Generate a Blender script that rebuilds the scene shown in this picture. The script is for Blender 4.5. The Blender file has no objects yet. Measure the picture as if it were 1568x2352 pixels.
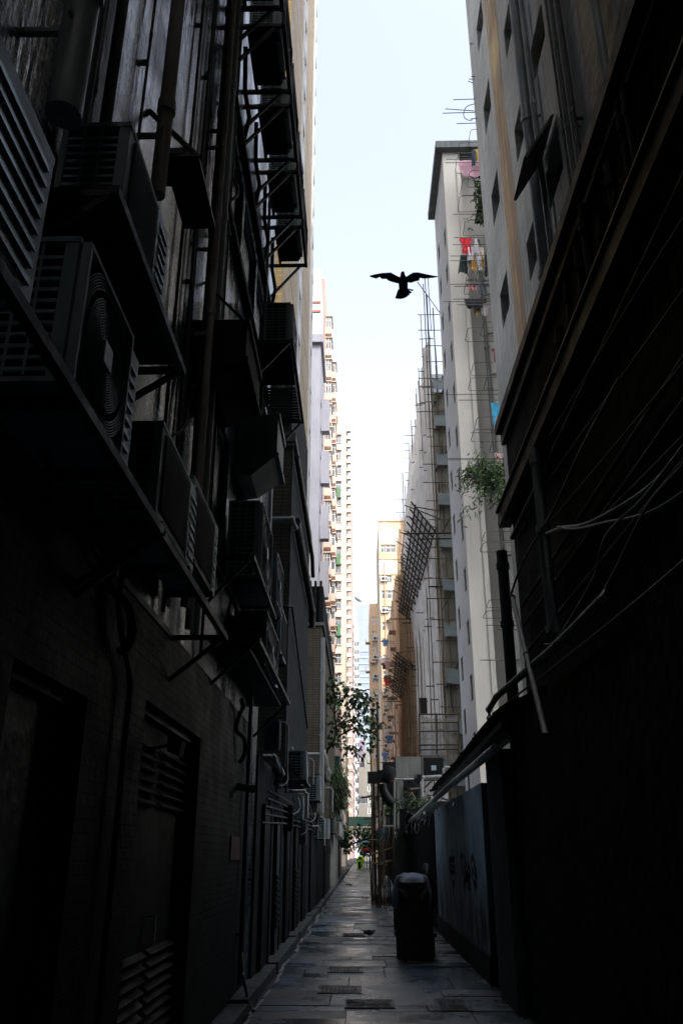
import bpy, bmesh, math, random
from mathutils import Vector, Matrix, noise
random.seed(11)
R = math.radians
SC = bpy.context.scene
COL = SC.collection

# ------------------------------------------------------------------ camera
F, CX, CY = 1900.0, 784.0, 1176.0          # focal length and centre in survey units (frame 1568 x 2352)
PITCH, YAW, CAMZ = math.atan(784 / 1900), math.atan(44 * math.cos(math.atan(784 / 1900)) / 1900), 1.6
cam_d = bpy.data.cameras.new('camera')
cam_d.sensor_fit = 'VERTICAL'; cam_d.sensor_height = 36; cam_d.lens = 36 * F / 2352
cam_d.clip_start = 0.05; cam_d.clip_end = 4000
cam = bpy.data.objects.new('camera', cam_d); COL.objects.link(cam)
cam.location = (0, 0, CAMZ); cam.rotation_euler = (R(90) + PITCH, 0, YAW)
SC.camera = cam
CM = cam.rotation_euler.to_matrix()
CL = Vector((0, 0, CAMZ))

def ray(px, py): return CM @ Vector(((px - CX) / F, -(py - CY) / F, -1))
def wx(px, py, X): d = ray(px, py); return CL + d * (X / d.x)      # point of the wall plane x = X
def wy(px, py, Y): d = ray(px, py); return CL + d * (Y / d.y)      # point of the plane y = Y
def wz(px, py, Z): d = ray(px, py); return CL + d * ((Z - CAMZ) / d.z)

# ------------------------------------------------------------------ world and sun
SUN_AZ, SUN_EL = R(22), R(50)              # azimuth from -Y towards +X
w = bpy.data.worlds.new('World'); SC.world = w; w.use_nodes = True
nt = w.node_tree; nt.nodes.clear()
sk = nt.nodes.new('ShaderNodeTexSky'); sk.sky_type = 'NISHITA'; sk.sun_disc = False
sk.sun_elevation = SUN_EL; sk.sun_rotation = R(180) - SUN_AZ
sk.air_density = 1.0; sk.dust_density = 5.0; sk.ozone_density = 2.0; sk.altitude = 0
bg = nt.nodes.new('ShaderNodeBackground'); bg.inputs[1].default_value = 0.15
ou = nt.nodes.new('ShaderNodeOutputWorld')
hs_ = nt.nodes.new('ShaderNodeHueSaturation'); hs_.inputs['Saturation'].default_value = 0.5; hs_.inputs['Value'].default_value = 3.7
nt.links.new(sk.outputs[0], hs_.inputs['Color']); nt.links.new(hs_.outputs[0], bg.inputs[0]); nt.links.new(bg.outputs[0], ou.inputs[0])
sl = bpy.data.lights.new('sun', 'SUN'); sl.energy = 2.7; sl.angle = R(0.53); sl.color = (1.0, 0.90, 0.76)
so = bpy.data.objects.new('sun', sl); COL.objects.link(so)
sd = Vector((math.sin(SUN_AZ) * math.cos(SUN_EL), -math.cos(SUN_AZ) * math.cos(SUN_EL), math.sin(SUN_EL)))
so.rotation_euler = sd.to_track_quat('Z', 'Y').to_euler(); so.location = (20, -20, 90)
SC.view_settings.view_transform = 'Standard'; SC.view_settings.look = 'None'
SC.view_settings.exposure = 0; SC.view_settings.gamma = 1
SC.render.engine = 'CYCLES'
cy = SC.cycles
cy.max_bounces = 8; cy.diffuse_bounces = 3; cy.glossy_bounces = 3; cy.transparent_max_bounces = 16
cy.transmission_bounces = 4; cy.use_denoising = True; cy.sample_clamp_indirect = 6
cy.caustics_reflective = False; cy.caustics_refractive = False

# ------------------------------------------------------------------ materials
K1, K2 = (.28, .40, .44), (.13, .19, .21)      # teal alley shade multiplied into the base colours of near surfaces
SHADE_TINT = dict(small_brick_tile=K2, grimy_concrete_dark=(.4, .55, .6), dark_panel=(.4, .55, .6), dark_steel_door=K1, paint_worn_door=K1, dark_iron_pipe=(.5, .7, .75),
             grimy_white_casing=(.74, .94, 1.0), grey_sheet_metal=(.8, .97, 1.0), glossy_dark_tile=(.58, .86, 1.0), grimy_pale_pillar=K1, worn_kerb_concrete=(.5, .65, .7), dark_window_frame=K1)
def mat(name, col, col2=None, rough=0.75, rough2=None, metal=0.0, ns=1.5, streak=0.0, scol=(0.02, 0.02, 0.02),
        sscale=1.2, bump=0.15, bs=12.0, bs3=None, brick=None, alpha=None, spec=0.5, dirt=None, coarse=None, trans=None):
    m = bpy.data.materials.new(name); m.use_nodes = True
    if name in SHADE_TINT: col = tuple(a * b for a, b in zip(col, SHADE_TINT[name])); col2 = tuple(a * b for a, b in zip(col2, SHADE_TINT[name])) if col2 else None
    n = m.node_tree; n.nodes.clear(); L = n.links.new
    out = n.nodes.new('ShaderNodeOutputMaterial'); b = n.nodes.new('ShaderNodeBsdfPrincipled')
    L(b.outputs[0], out.inputs[0])
    tc = n.nodes.new('ShaderNodeTexCoord'); obj = tc.outputs['Object']; uv = tc.outputs['UV']
    def noi(sc, det=4, vec=None, scale3=None, rgh=0.55):
        v = vec or obj
        if scale3:
            mp = n.nodes.new('ShaderNodeMapping'); mp.inputs['Scale'].default_value = scale3; L(v, mp.inputs[0]); v = mp.outputs[0]
        t = n.nodes.new('ShaderNodeTexNoise'); t.inputs['Scale'].default_value = sc; t.inputs['Detail'].default_value = det
        t.inputs['Roughness'].default_value = rgh; L(v, t.inputs[0]); return t.outputs[0]
    def ramp(v, a, c):
        r = n.nodes.new('ShaderNodeMapRange'); r.inputs[1].default_value = a; r.inputs[2].default_value = c; L(v, r.inputs[0]); return r.outputs[0]
    def mix(f, A, B_, mode='MIX'):
        x = n.nodes.new('ShaderNodeMix'); x.data_type = 'RGBA'; x.blend_type = mode
        for s, v in ((x.inputs[0], f), (x.inputs[6], A), (x.inputs[7], B_)):
            if isinstance(v, (int, float)): s.default_value = v
            elif isinstance(v, tuple): s.default_value = (*v[:3], 1)
            else: L(v, s)
        return x.outputs[2]
    c2 = col2 or tuple(x * 0.72 for x in col)
    c = mix(ramp(noi(ns, 5), 0.35, 0.68), col, c2)
    h = None
    if brick:
        bw, bh, mo, mc = brick[:4]
        t = n.nodes.new('ShaderNodeTexBrick'); t.inputs['Scale'].default_value = 1
        t.inputs['Brick Width'].default_value = bw; t.inputs['Row Height'].default_value = bh
        t.inputs['Mortar Size'].default_value = mo; t.inputs['Mortar Smooth'].default_value = 0.2
        t.offset = 0.0 if len(brick) < 5 else 0.5
        L(uv, t.inputs['Vector'])
        t.inputs['Color1'].default_value = (1, 1, 1, 1); t.inputs['Color2'].default_value = (0.72, 0.72, 0.72, 1); t.inputs['Bias'].default_value = 0
        t.inputs['Mortar'].default_value = (*mc, 1)
        c = mix(1.0, c, t.outputs['Color'], 'MULTIPLY'); h = t.outputs['Fac']
    if streak:
        s1 = ramp(noi(sscale, 6, None, (7, 7, 0.35), 0.62), 0.47, 0.72)
        s2 = n.nodes.new('ShaderNodeMath'); s2.operation = 'MULTIPLY'; L(s1, s2.inputs[0]); s2.inputs[1].default_value = streak
        c = mix(s2.outputs[0], c, scol)
    if dirt:
        dcol, dz0, dz1, amt = dirt
        sx = n.nodes.new('ShaderNodeSeparateXYZ'); L(uv, sx.inputs[0])
        d = ramp(sx.outputs[1], dz1, dz0)
        dd = n.nodes.new('ShaderNodeMath'); dd.operation = 'MULTIPLY'; L(d, dd.inputs[0]); L(ramp(noi(1.7, 6, None, (3, 3, .6)), 0.25, 0.6), dd.inputs[1])
        d3 = n.nodes.new('ShaderNodeMath'); d3.operation = 'MULTIPLY'; L(dd.outputs[0], d3.inputs[0]); d3.inputs[1].default_value = amt
        c = mix(d3.outputs[0], c, dcol)
    if coarse:
        c = mix(ramp(noi(coarse[1], 3), coarse[2], coarse[3]), c, coarse[0])
    L(c, b.inputs['Base Color'])
    b.inputs['Metallic'].default_value = metal
    r = n.nodes.new('ShaderNodeMapRange'); r.inputs[1].default_value = .36; r.inputs[2].default_value = .64; r.inputs[3].default_value = rough; r.inputs[4].default_value = rough2 if rough2 is not None else min(1, rough + 0.15)
    L(noi(ns * 2.3, 5), r.inputs[0]); L(r.outputs[0], b.inputs['Roughness'])
    b.inputs['Specular IOR Level'].default_value = spec
    if bump:
        bn = n.nodes.new('ShaderNodeBump'); bn.inputs['Strength'].default_value = bump; bn.inputs['Distance'].default_value = 0.05
        L(noi(bs, 6, None, bs3), bn.inputs['Height'])
        last = bn
        if h is not None:
            b2 = n.nodes.new('ShaderNodeBump'); b2.inputs['Strength'].default_value = 0.6; b2.inputs['Distance'].default_value = 0.01; b2.invert = True
            L(h, b2.inputs['Height']); L(bn.outputs[0], b2.inputs['Normal']); last = b2
        L(last.outputs[0], b.inputs['Normal'])
    if alpha is not None:
        if isinstance(alpha, tuple):                 # woven net: opacity varies from fold to fold
            a = n.nodes.new('ShaderNodeMapRange'); a.inputs[3].default_value = alpha[0]; a.inputs[4].default_value = alpha[1]
            a.inputs[1].default_value = .3; a.inputs[2].default_value = .7
            L(noi(2.0, 5, None, (2.2, 2.2, .25)), a.inputs[0]); L(a.outputs[0], b.inputs['Alpha'])
        else: b.inputs['Alpha'].default_value = alpha
    if trans: b.inputs['Subsurface Weight'].default_value = 0; b.inputs['Transmission Weight'].default_value = trans
    return m

# ------------------------------------------------------------------ mesh builder
class MB:
    def __init__(s): s.bm = bmesh.new(); s.mi = 0
    def face(s, vs):
        try: f = s.bm.faces.new(vs); f.material_index = s.mi; return f
        except ValueError: return None
    def poly(s, pts): return s.face([s.bm.verts.new(p) for p in pts])
    def hexa(s, p):                             # p: 4 bottom points, 4 top points
        v = [s.bm.verts.new(q) for q in p]
        for i in ((3, 2, 1, 0), (4, 5, 6, 7), (0, 1, 5, 4), (1, 2, 6, 5), (2, 3, 7, 6), (3, 0, 4, 7)): s.face([v[k] for k in i])
    def box(s, x0, x1, y0, y1, z0, z1):
        s.hexa([(x0, y0, z0), (x1, y0, z0), (x1, y1, z0), (x0, y1, z0), (x0, y0, z1), (x1, y0, z1), (x1, y1, z1), (x0, y1, z1)])
    def bar(s, a, b, wd, ht=None, up=(0, 0, 1)):   # rectangular bar from a to b
        a, b = Vector(a), Vector(b); ht = ht or wd; d = (b - a).normalized(); up = Vector(up)
        if abs(d.dot(up)) > 0.98: up = Vector((0, 1, 0))
        r = d.cross(up).normalized() * wd / 2; u = r.cross(d).normalized() * ht / 2
        s.hexa([a - r - u, a + r - u, b + r - u, b - r - u, a - r + u, a + r + u, b + r + u, b - r + u])
    def tube(s, pts, r, n=8, closed=False, caps=True):
        pts = [Vector(p) for p in pts]; rs = r if isinstance(r, (list, tuple)) else [r] * len(pts)
        N = len(pts); rings = []; ref = None
        for i, p in enumerate(pts):
            a = pts[i - 1] if (i or closed) else p; c = pts[(i + 1) % N] if (i < N - 1 or closed) else p
            d = (c - a).normalized()
            if ref is None:
                ref = Vector((0, 0, 1)) if abs(d.z) < 0.9 else Vector((1, 0, 0))
            x = (ref - d * ref.dot(d)).normalized(); y = d.cross(x); ref = x
            rings.append([s.bm.verts.new(p + (x * math.cos(t) + y * math.sin(t)) * rs[i]) for t in [2 * math.pi * k / n for k in range(n)]])
        for i in range(N if closed else N - 1):
            A, B_ = rings[i], rings[(i + 1) % N]
            for k in range(n): 
                f = s.face([A[k], A[(k + 1) % n], B_[(k + 1) % n], B_[k]])
                if f: f.smooth = True
        if caps and not closed:
            s.face([s.bm.verts.new(v.co) for v in rings[0][::-1]]); s.face([s.bm.verts.new(v.co) for v in rings[-1]])
    def ell(s, c, rx, ry, rz, n=12, m=8, M=None, lump=0, seed=0):
        c = Vector(c); vs = []
        for j in range(m + 1):
            th = math.pi * j / m; row = []
            for i in range(n if 0 < j < m else 1):
                ph = 2 * math.pi * i / n
                q = Vector((math.sin(th) * math.cos(ph), math.sin(th) * math.sin(ph), math.cos(th)))
                if lump: q *= 1 + lump * noise.noise(q * 2.3 + Vector((seed * 7.1, seed, 0)))
                q = Vector((q.x * rx, q.y * ry, q.z * rz))
                if M: q = M @ q
                row.append(s.bm.verts.new(c + q))
            vs.append(row)
        for j in range(m):
            A, B_ = vs[j], vs[j + 1]
            for i in range(n):
                a, a2 = A[i % len(A)], A[(i + 1) % len(A)]; b, b2 = B_[i % len(B_)], B_[(i + 1) % len(B_)]
                f = s.face([v for k, v in enumerate((a, b, b2, a2)) if v not in (a, b, b2, a2)[:k]])
                if f: f.smooth = True
    def build(s, name, mats, parent=None, smooth=False, local=False):
        me = bpy.data.meshes.new(name); bm = s.bm
        bmesh.ops.recalc_face_normals(bm, faces=bm.faces) if not getattr(s, 'keep', False) else None
        uvl = bm.loops.layers.uv.new('UVMap')
        for f in bm.faces:
            nx, ny, nz = map(abs, f.normal)
            if smooth: f.smooth = True
            for l in f.loops:
                q = l.vert.co
                l[uvl].uv = (q.y, q.z) if nx >= ny and nx >= nz else ((q.x, q.z) if ny >= nz else (q.x, q.y))
        if parent is not None and not local:
            off = wloc(parent)
            for v in bm.verts: v.co -= off
        bm.to_mesh(me); bm.free()
        for m in (mats if isinstance(mats, (list, tuple)) else [mats]): me.materials.append(m)
        o = bpy.data.objects.new(name, me); COL.objects.link(o)
        if parent is not None: o.parent = parent
        return o
def wloc(o):
    v = Vector((0, 0, 0))
    while o is not None: v = v + o.location; o = o.parent
    return v
def thing(name, label, cat, loc=(0, 0, 0), group=None):
    o = bpy.data.objects.new(name, None); COL.objects.link(o); o.location = loc; o.empty_display_size = .1
    o['label'] = label; o['category'] = cat
    if group: o['group'] = group
    return o
def tag(o, label, cat, group=None, kind=None):
    if label: o['label'] = label
    if cat: o['category'] = cat
    if group: o['group'] = group
    if kind: o['kind'] = kind
    return o
def recentre(o):                                 # move a one-mesh thing's origin to its own middle
    vs = o.data.vertices
    c = sum((v.co for v in vs), Vector()) / max(1, len(vs))
    for v in vs: v.co -= c
    o.location = o.location + c; return o
def dup(root, loc, label=None, group=None):
    r = root.copy(); COL.objects.link(r); r.location = loc
    if label: r['label'] = label
    if group: r['group'] = group
    for ch in list(root.children):
        c = ch.copy(); COL.objects.link(c); c.parent = r
        for g in list(ch.children):
            d = g.copy(); COL.objects.link(d); d.parent = c
    return r
def struct(o): o['kind'] = 'structure'; return o

def facade(mb, axis, c, a0, a1, z0, z1, holes, depth, out):
    """wall on the plane axis=c with real openings; out = outward sign; reveals run `depth` inwards"""
    P = (lambda a, z, d=0: (c - out * d, a, z)) if axis == 'x' else (lambda a, z, d=0: (a, c - out * d, z))
    us = sorted({a0, a1, *[h[0] for h in holes], *[h[1] for h in holes]}); vs = sorted({z0, z1, *[h[2] for h in holes], *[h[3] for h in holes]})
    us = [u for u in us if a0 <= u <= a1]; vs = [v for v in vs if z0 <= v <= z1]
    for j in range(len(vs) - 1):
        zc = (vs[j] + vs[j + 1]) / 2; run = None
        for i in range(len(us)):
            solid = False
            if i < len(us) - 1:
                ac = (us[i] + us[i + 1]) / 2
                solid = not any(h[0] < ac < h[1] and h[2] < zc < h[3] for h in holes)
            if solid and run is None: run = us[i]
            if not solid and run is not None:
                mb.poly([P(run, vs[j]), P(us[i], vs[j]), P(us[i], vs[j + 1]), P(run, vs[j + 1])]); run = None
    for h in holes:
        p = [(h[0], h[2]), (h[1], h[2]), (h[1], h[3]), (h[0], h[3])]
        for k in range(4):
            (a, z), (a2, z2) = p[k], p[(k + 1) % 4]
            mb.poly([P(a, z), P(a2, z2), P(a2, z2, depth), P(a, z, depth)])

_wc = {}
def window(parent, axis, c, h, depth, out, frame, glass, nv=2, nh=1, fw=0.05, name='window', fill=0.0, sill=None):
    """window set into an opening: frame, glazing bars and glass; copies of one size share their mesh"""
    w_, hh = h[1] - h[0], h[3] - h[2]
    key = (axis, out, round(w_, 3), round(hh, 3), frame.name, glass.name, nv, nh, fw, sill.name if sill else '')
    cen = Vector((c - out * depth, (h[0] + h[1]) / 2, (h[2] + h[3]) / 2)) if axis == 'x' else Vector(((h[0] + h[1]) / 2, c - out * depth, (h[2] + h[3]) / 2))
    if key not in _wc:
        mb = MB()
        def B_(a0, a1, z0, z1, d0, d1):
            lo, hi = sorted((out * d0, out * d1))
            if axis == 'x': mb.box(lo, hi, a0, a1, z0, z1)
            else: mb.box(a0, a1, lo, hi, z0, z1)
        W, H = w_ / 2, hh / 2
        B_(-W, -W + fw, -H, H, 0, .05); B_(W - fw, W, -H, H, 0, .05); B_(-W + fw, W - fw, H - fw, H, 0, .05); B_(-W + fw, W - fw, -H, -H + fw, 0, .05)
        for k in range(1, nv): x = -W + w_ * k / nv; B_(x - fw * .4, x + fw * .4, -H + fw, H - fw, .003, .045)
        for k in range(1, nh): z = -H + hh * (.65 if nh == 2 else k / nh); B_(-W + fw, W - fw, z - fw * .4, z + fw * .4, .006, .04)
        mb.mi = 1; B_(-W, W, -H, H, -.03, .012)
        if sill: mb.mi = 2; B_(-W - .06, W + .06, -H - .09, -H - .003, 0, depth + .12); B_(-W - .06, W + .06, H + .003, H + .10, 0, depth + .22)
        me = mb.build('window', [frame, glass] + ([sill] if sill else [])); _wc[key] = me.data; bpy.data.objects.remove(me)
    o = bpy.data.objects.new(name, _wc[key]); COL.objects.link(o); o.parent = parent; o.location = cen - wloc(parent)
    return o

def building(name, label, cat, x0, x1, y0, y1, z0, z1, m, xh=(), yh=(), side=1, depth=0.15, win=None, group=None, parapet=None):
    """block with openings on its camera-facing face (yh) and on its alley face (xh, at x1 if side>0 else x0)"""
    t = thing(name, label, cat, ((x0 + x1) / 2, (y0 + y1) / 2, z0), group)
    mb = MB()
    xa, xb = (x1, x0) if side > 0 else (x0, x1)
    facade(mb, 'x', xa, y0, y1, z0, z1, list(xh), depth, side)
    facade(mb, 'y', y0, x0, x1, z0, z1, list(yh), depth, -1)
    mb.poly([(xb, y0, z0), (xb, y1, z0), (xb, y1, z1), (xb, y0, z1)]); mb.poly([(x0, y1, z0), (x1, y1, z0), (x1, y1, z1), (x0, y1, z1)])
    mb.poly([(x0, y0, z1), (x1, y0, z1), (x1, y1, z1), (x0, y1, z1)])
    mb.keep = True
    mb.build('wall', m, t)
    if win:
        for h in xh: window(t, 'x', xa, h, depth, side, **win)
        for h in yh: window(t, 'y', y0, h, depth, -1, **win)
    if parapet:
        pm, ph, pw = parapet; p = MB()
        p.box(x0 - pw, x1 + pw, y0 - pw, y0 + .3, z1 + .003, z1 + ph); p.box(xa - .3 if side > 0 else xa - pw, xa + pw if side > 0 else xa + .3, y0 + .303, y1, z1 + .003, z1 + ph)
        p.build('parapet', pm, t)
    return t
# ================================================================== MATERIALS
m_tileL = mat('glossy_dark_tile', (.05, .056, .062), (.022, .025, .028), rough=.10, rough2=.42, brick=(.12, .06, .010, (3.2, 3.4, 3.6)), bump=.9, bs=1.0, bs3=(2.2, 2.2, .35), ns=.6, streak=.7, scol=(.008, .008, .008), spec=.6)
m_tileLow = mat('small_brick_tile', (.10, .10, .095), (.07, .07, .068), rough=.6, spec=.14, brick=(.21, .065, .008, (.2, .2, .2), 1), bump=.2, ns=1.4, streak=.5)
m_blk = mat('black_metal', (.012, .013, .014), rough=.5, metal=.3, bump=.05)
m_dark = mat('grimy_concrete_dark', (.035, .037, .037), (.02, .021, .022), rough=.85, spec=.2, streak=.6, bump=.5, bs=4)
m_dark2 = mat('dark_panel', (.022, .023, .024), (.012, .012, .013), rough=.8, spec=.2, streak=.4, bump=.3, bs=8)
m_conc = mat('grey_concrete', (.16, .16, .155), (.11, .11, .105), rough=.85, streak=.55, scol=(.05, .05, .045), bump=.3, bs=6)
m_concl = mat('pale_concrete', (.25, .26, .25), (.18, .19, .18), rough=.85, streak=.6, scol=(.07, .07, .06), bump=.25)
m_yel = mat('mustard_mosaic_tile', (.50, .34, .12), (.43, .29, .10), rough=.6, brick=(.30, .12, .008, (.35, .3, .2)), bump=.05, ns=.4)
m_tan = mat('tan_mosaic_tile', (.44, .35, .23), (.37, .29, .19), rough=.6, brick=(.22, .11, .012, (.55, .5, .42)), bump=.05, ns=.4)
m_brick = mat('yellow_brown_tile', (.10, .085, .052), (.065, .055, .036), rough=.6, brick=(.2, .075, .009, (.18, .18, .17)), bump=.1, ns=.8, streak=.4)
m_white = mat('white_render', (.60, .61, .64), (.52, .53, .57), rough=.8, bump=.05, streak=.15, scol=(.4, .4, .4))
m_wpan = mat('white_cladding', (.52, .54, .57), (.46, .48, .51), rough=.45, bump=.02)
m_bluegrey = mat('blue_grey_render', (.30, .31, .36), (.26, .27, .32), rough=.85, bump=.05, ns=.3, streak=.2)
m_pink_sunlit = mat('sunlit_peach_render', (.56, .45, .39), (.50, .40, .34), rough=.85, bump=.05, ns=.3, streak=.35, scol=(.35, .2, .15))
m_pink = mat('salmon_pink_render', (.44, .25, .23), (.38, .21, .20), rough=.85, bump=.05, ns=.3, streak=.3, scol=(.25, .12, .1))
m_cream = mat('cream_render', (.50, .46, .39), (.45, .41, .34), rough=.85, bump=.04, ns=.3, streak=.3, scol=(.42, .36, .28))
m_pinkbr = mat('dusty_pink_render', (.42, .30, .27), (.37, .26, .24), rough=.85, bump=.04, ns=.3, streak=.3, scol=(.3, .2, .18))
m_org = mat('warm_orange_render', (.52, .37, .25), (.45, .31, .20), rough=.85, bump=.05, ns=.35, streak=.45, scol=(.36, .2, .1))
m_org2 = mat('pale_apricot_render', (.52, .39, .28), (.45, .33, .23), rough=.85, bump=.05, ns=.3, streak=.55, scol=(.45, .28, .16), coarse=((.56, .47, .37), .12, .5, .62))
m_org3 = mat('tan_orange_render', (.58, .44, .33), (.50, .36, .26), rough=.85, bump=.05, ns=.35, streak=.4, scol=(.32, .18, .1))
m_purple = mat('mauve_render', (.20, .17, .24), (.17, .145, .21), rough=.85, bump=.04, ns=.3)
m_wfar = mat('white_tower_render', (.50, .53, .58), (.46, .49, .55), rough=.8, bump=.02, ns=.2)
m_glassb = mat('blue_curtain_glass', (.28, .32, .36), (.25, .29, .33), spec=.1, rough=.6, bump=.0, ns=.3)
m_frame = mat('white_window_frame', (.7, .7, .68), rough=.5, bump=0)
m_frameb = mat('bronze_window_frame', (.12, .09, .07), rough=.5, bump=0)
m_framed = mat('dark_window_frame', (.04, .045, .05), rough=.4, bump=0)
m_glass = mat('window_glass', (.06, .08, .09), (.10, .12, .13), rough=.08, rough2=.2, bump=.04, bs=1.2, ns=.8, spec=.8)
m_glassl = mat('curtained_window_glass', (.20, .22, .24), (.05, .06, .07), rough=.2, rough2=.4, bump=.03, bs=1.2, ns=1.1, spec=.4)
m_green = mat('green_panel', (.05, .16, .07), (.04, .12, .05), rough=.6, bump=.05)
m_r2 = mat('stained_stucco', (.70, .67, .61), (.50, .48, .44), rough=.9, streak=.6, scol=(.27, .25, .22), bump=1.0, bs=3.2, ns=.6)
m_r2b = mat('orange_rust_stain', (.50, .26, .09), (.26, .17, .11), rough=.85, streak=.6, scol=(.16, .10, .07), bump=.45, bs=2.5, ns=.8, sscale=1.6)
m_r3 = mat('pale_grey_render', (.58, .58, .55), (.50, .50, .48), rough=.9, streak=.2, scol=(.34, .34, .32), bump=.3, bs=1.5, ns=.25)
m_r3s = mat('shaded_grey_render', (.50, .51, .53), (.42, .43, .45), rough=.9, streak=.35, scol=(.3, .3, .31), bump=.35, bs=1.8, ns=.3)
m_pavA = mat('wet_stone_slab_grey', (.048, .078, .096), (.026, .043, .053), rough=.10, rough2=.60, bump=.10, bs=26, ns=.38, spec=.5)
m_pavB = mat('wet_stone_slab_brown', (.050, .058, .052), (.032, .039, .038), rough=.3, rough2=.65, bump=.22, bs=30, ns=.5)
m_pavC = mat('wet_stone_slab_pale', (.062, .098, .12), (.038, .060, .072), rough=.12, rough2=.42, bump=.2, bs=30, ns=.5)
m_joint = mat('dark_mortar_bed', (.025, .026, .026), rough=.7, bump=.3, bs=20)
m_ground = mat('asphalt_ground', (.05, .05, .05), (.04, .04, .04), rough=.9, bump=.1, ns=.2)
m_kerb = mat('worn_kerb_concrete', (.11, .115, .11), (.06, .063, .06), rough=.6, rough2=.9, bump=.5, bs=6, ns=2.5, streak=.4)

# ================================================================== GROUND
mb = MB(); mb.poly([(-900, -300, -.02), (900, -300, -.02), (900, 1600, -.02), (-900, 1600, -.02)])
struct(mb.build('ground', m_ground))
mb = MB(); mb.box(-1.5, 2.4, -30, 150, -.06, -.012)
struct(mb.build('alley_bed', m_joint))
mb = MB(); rnd = random.Random(4); y = -2.0
while y < 140:
    dy = rnd.choice((.34, .5, .68, .9, 1.15)) * (1 if y < 45 else 2.2); x = -1.17
    offs = rnd.uniform(-.12, .12)
    while x < 1.72:
        dx = rnd.choice((.35, .55, .8, 1.0, 1.35, 1.6)); x2 = min(x + dx, 1.74)
        if 1.74 - x2 < .3: x2 = 1.74
        mb.mi = rnd.choices((0, 1, 2), (5, 2, 2))[0]
        tz = rnd.uniform(-.006, .006); tl = rnd.uniform(-.006, .006); g = rnd.uniform(.003, .009)
        if rnd.random() < .33 and dy > .55:
            ym = y + dy * rnd.uniform(.4, .6)
            mb.box(x + g, x2 - g, y + g, ym - g, -.012, .008 + tz); mb.mi = rnd.choice((0, 1, 2)); mb.box(x + g, x2 - g, ym + g, y + dy - g, -.012, .006 - tz)
        else:
            mb.hexa([(x + g, y + g, -.012), (x2 - g, y + g, -.012), (x2 - g, y + dy - g, -.012), (x + g, y + dy - g, -.012),
                     (x + g, y + g, .006 + tz + tl), (x2 - g, y + g, .006 + tz), (x2 - g, y + dy - g, .006 + tz - tl), (x + g, y + dy - g, .006 + tz)])
        x = x2
    y += dy
struct(mb.build('alley_pavement', [m_pavA, m_pavB, m_pavC]))
mb = MB(); y = -6
while y < 100:
    L_ = rnd.uniform(.8, 2.2); j = rnd.uniform(-.02, .02)
    mb.box(-1.46, -1.22 + j, y + .006, y + L_, -.01, .13 + rnd.uniform(-.02, .02)); y += L_
struct(mb.build('kerb', m_kerb))

# wet gutter scum along the kerb: a shallow strip with a broken pale edge
m_scum = mat('pale_gutter_residue', (.34, .37, .39), (.12, .13, .14), rough=.35, rough2=.7, bump=.4, bs=18, ns=6)
mb = MB(); y = 3.0
while y < 60:
    L_ = rnd.uniform(.1, .45)
    if rnd.random() < .8:
        xc = -1.15 + .035 * math.sin(y * 1.7) + rnd.uniform(-.02, .02); wd = rnd.uniform(.012, .035)
        mb.poly([(xc - wd, y, .019), (xc + wd * .4, y - .05, .019), (xc + wd * rnd.uniform(.6, 1.3), y + L_ * .5, .019), (xc + wd * .5, y + L_, .019), (xc - wd * .6, y + L_, .019)])
    y += L_
struct(mb.build('gutter_residue', m_scum))

# ================================================================== LEFT SIDE
WX = -1.45
# ---- L1, the tiled building over the camera
t_L1 = thing('tiled_building', 'dark glossy tiled building hung with air conditioners, nearest on the left', 'building', (-4, 0, 0))
yL1 = 12.0; ZL1 = 21
def yh(px, X=WX, py=1960): return wx(px, py, X).y
w1 = [(7.1, 8.35, 8.3, 9.6), (8.5, 9.75, 8.3, 9.6), (9.9, 11.1, 8.3, 9.6)]
w2 = [(7.2, 8.4, 4.75, 5.9), (8.5, 9.7, 4.75, 5.9), (9.8, 11.0, 4.75, 5.9)]
mb = MB(); mb.keep = True
doors = [(3.35, 4.35, .10, 2.35), (5.55, 7.6, .10, 2.55)]
facade(mb, 'x', WX, -30, yL1, 0, ZL1, w1 + w2 + doors, .16, 1)
mb.poly([(WX, yL1, 0), (-9, yL1, 0), (-9, yL1, ZL1), (WX, yL1, ZL1)]); mb.poly([(-9, -30, ZL1), (WX, -30, ZL1), (WX, yL1, ZL1), (-9, yL1, ZL1)])
for f in mb.bm.faces:
    if f.calc_center_median().z < 3.4: pass
mb.box(-9, WX - .002, -30, -1.0, ZL1 + .003, 62)  # unseen upper block behind the camera, added to darken the alley
mb.build('wall', m_tileL, t_L1)
for h in w1 + w2: window(t_L1, 'x', WX, h, .1, 1, m_framed, m_glassl, nv=1, nh=1, fw=.045)
# ledges and drip mouldings above the window bands
mb = MB(); mb.box(WX + .003, WX + .09, 6.9, 11.3, 9.72, 9.8); mb.box(WX + .003, WX + .09, 6.9, 11.3, 8.1, 8.2)
mb.build('window_ledge', m_dark, t_L1)
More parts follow.
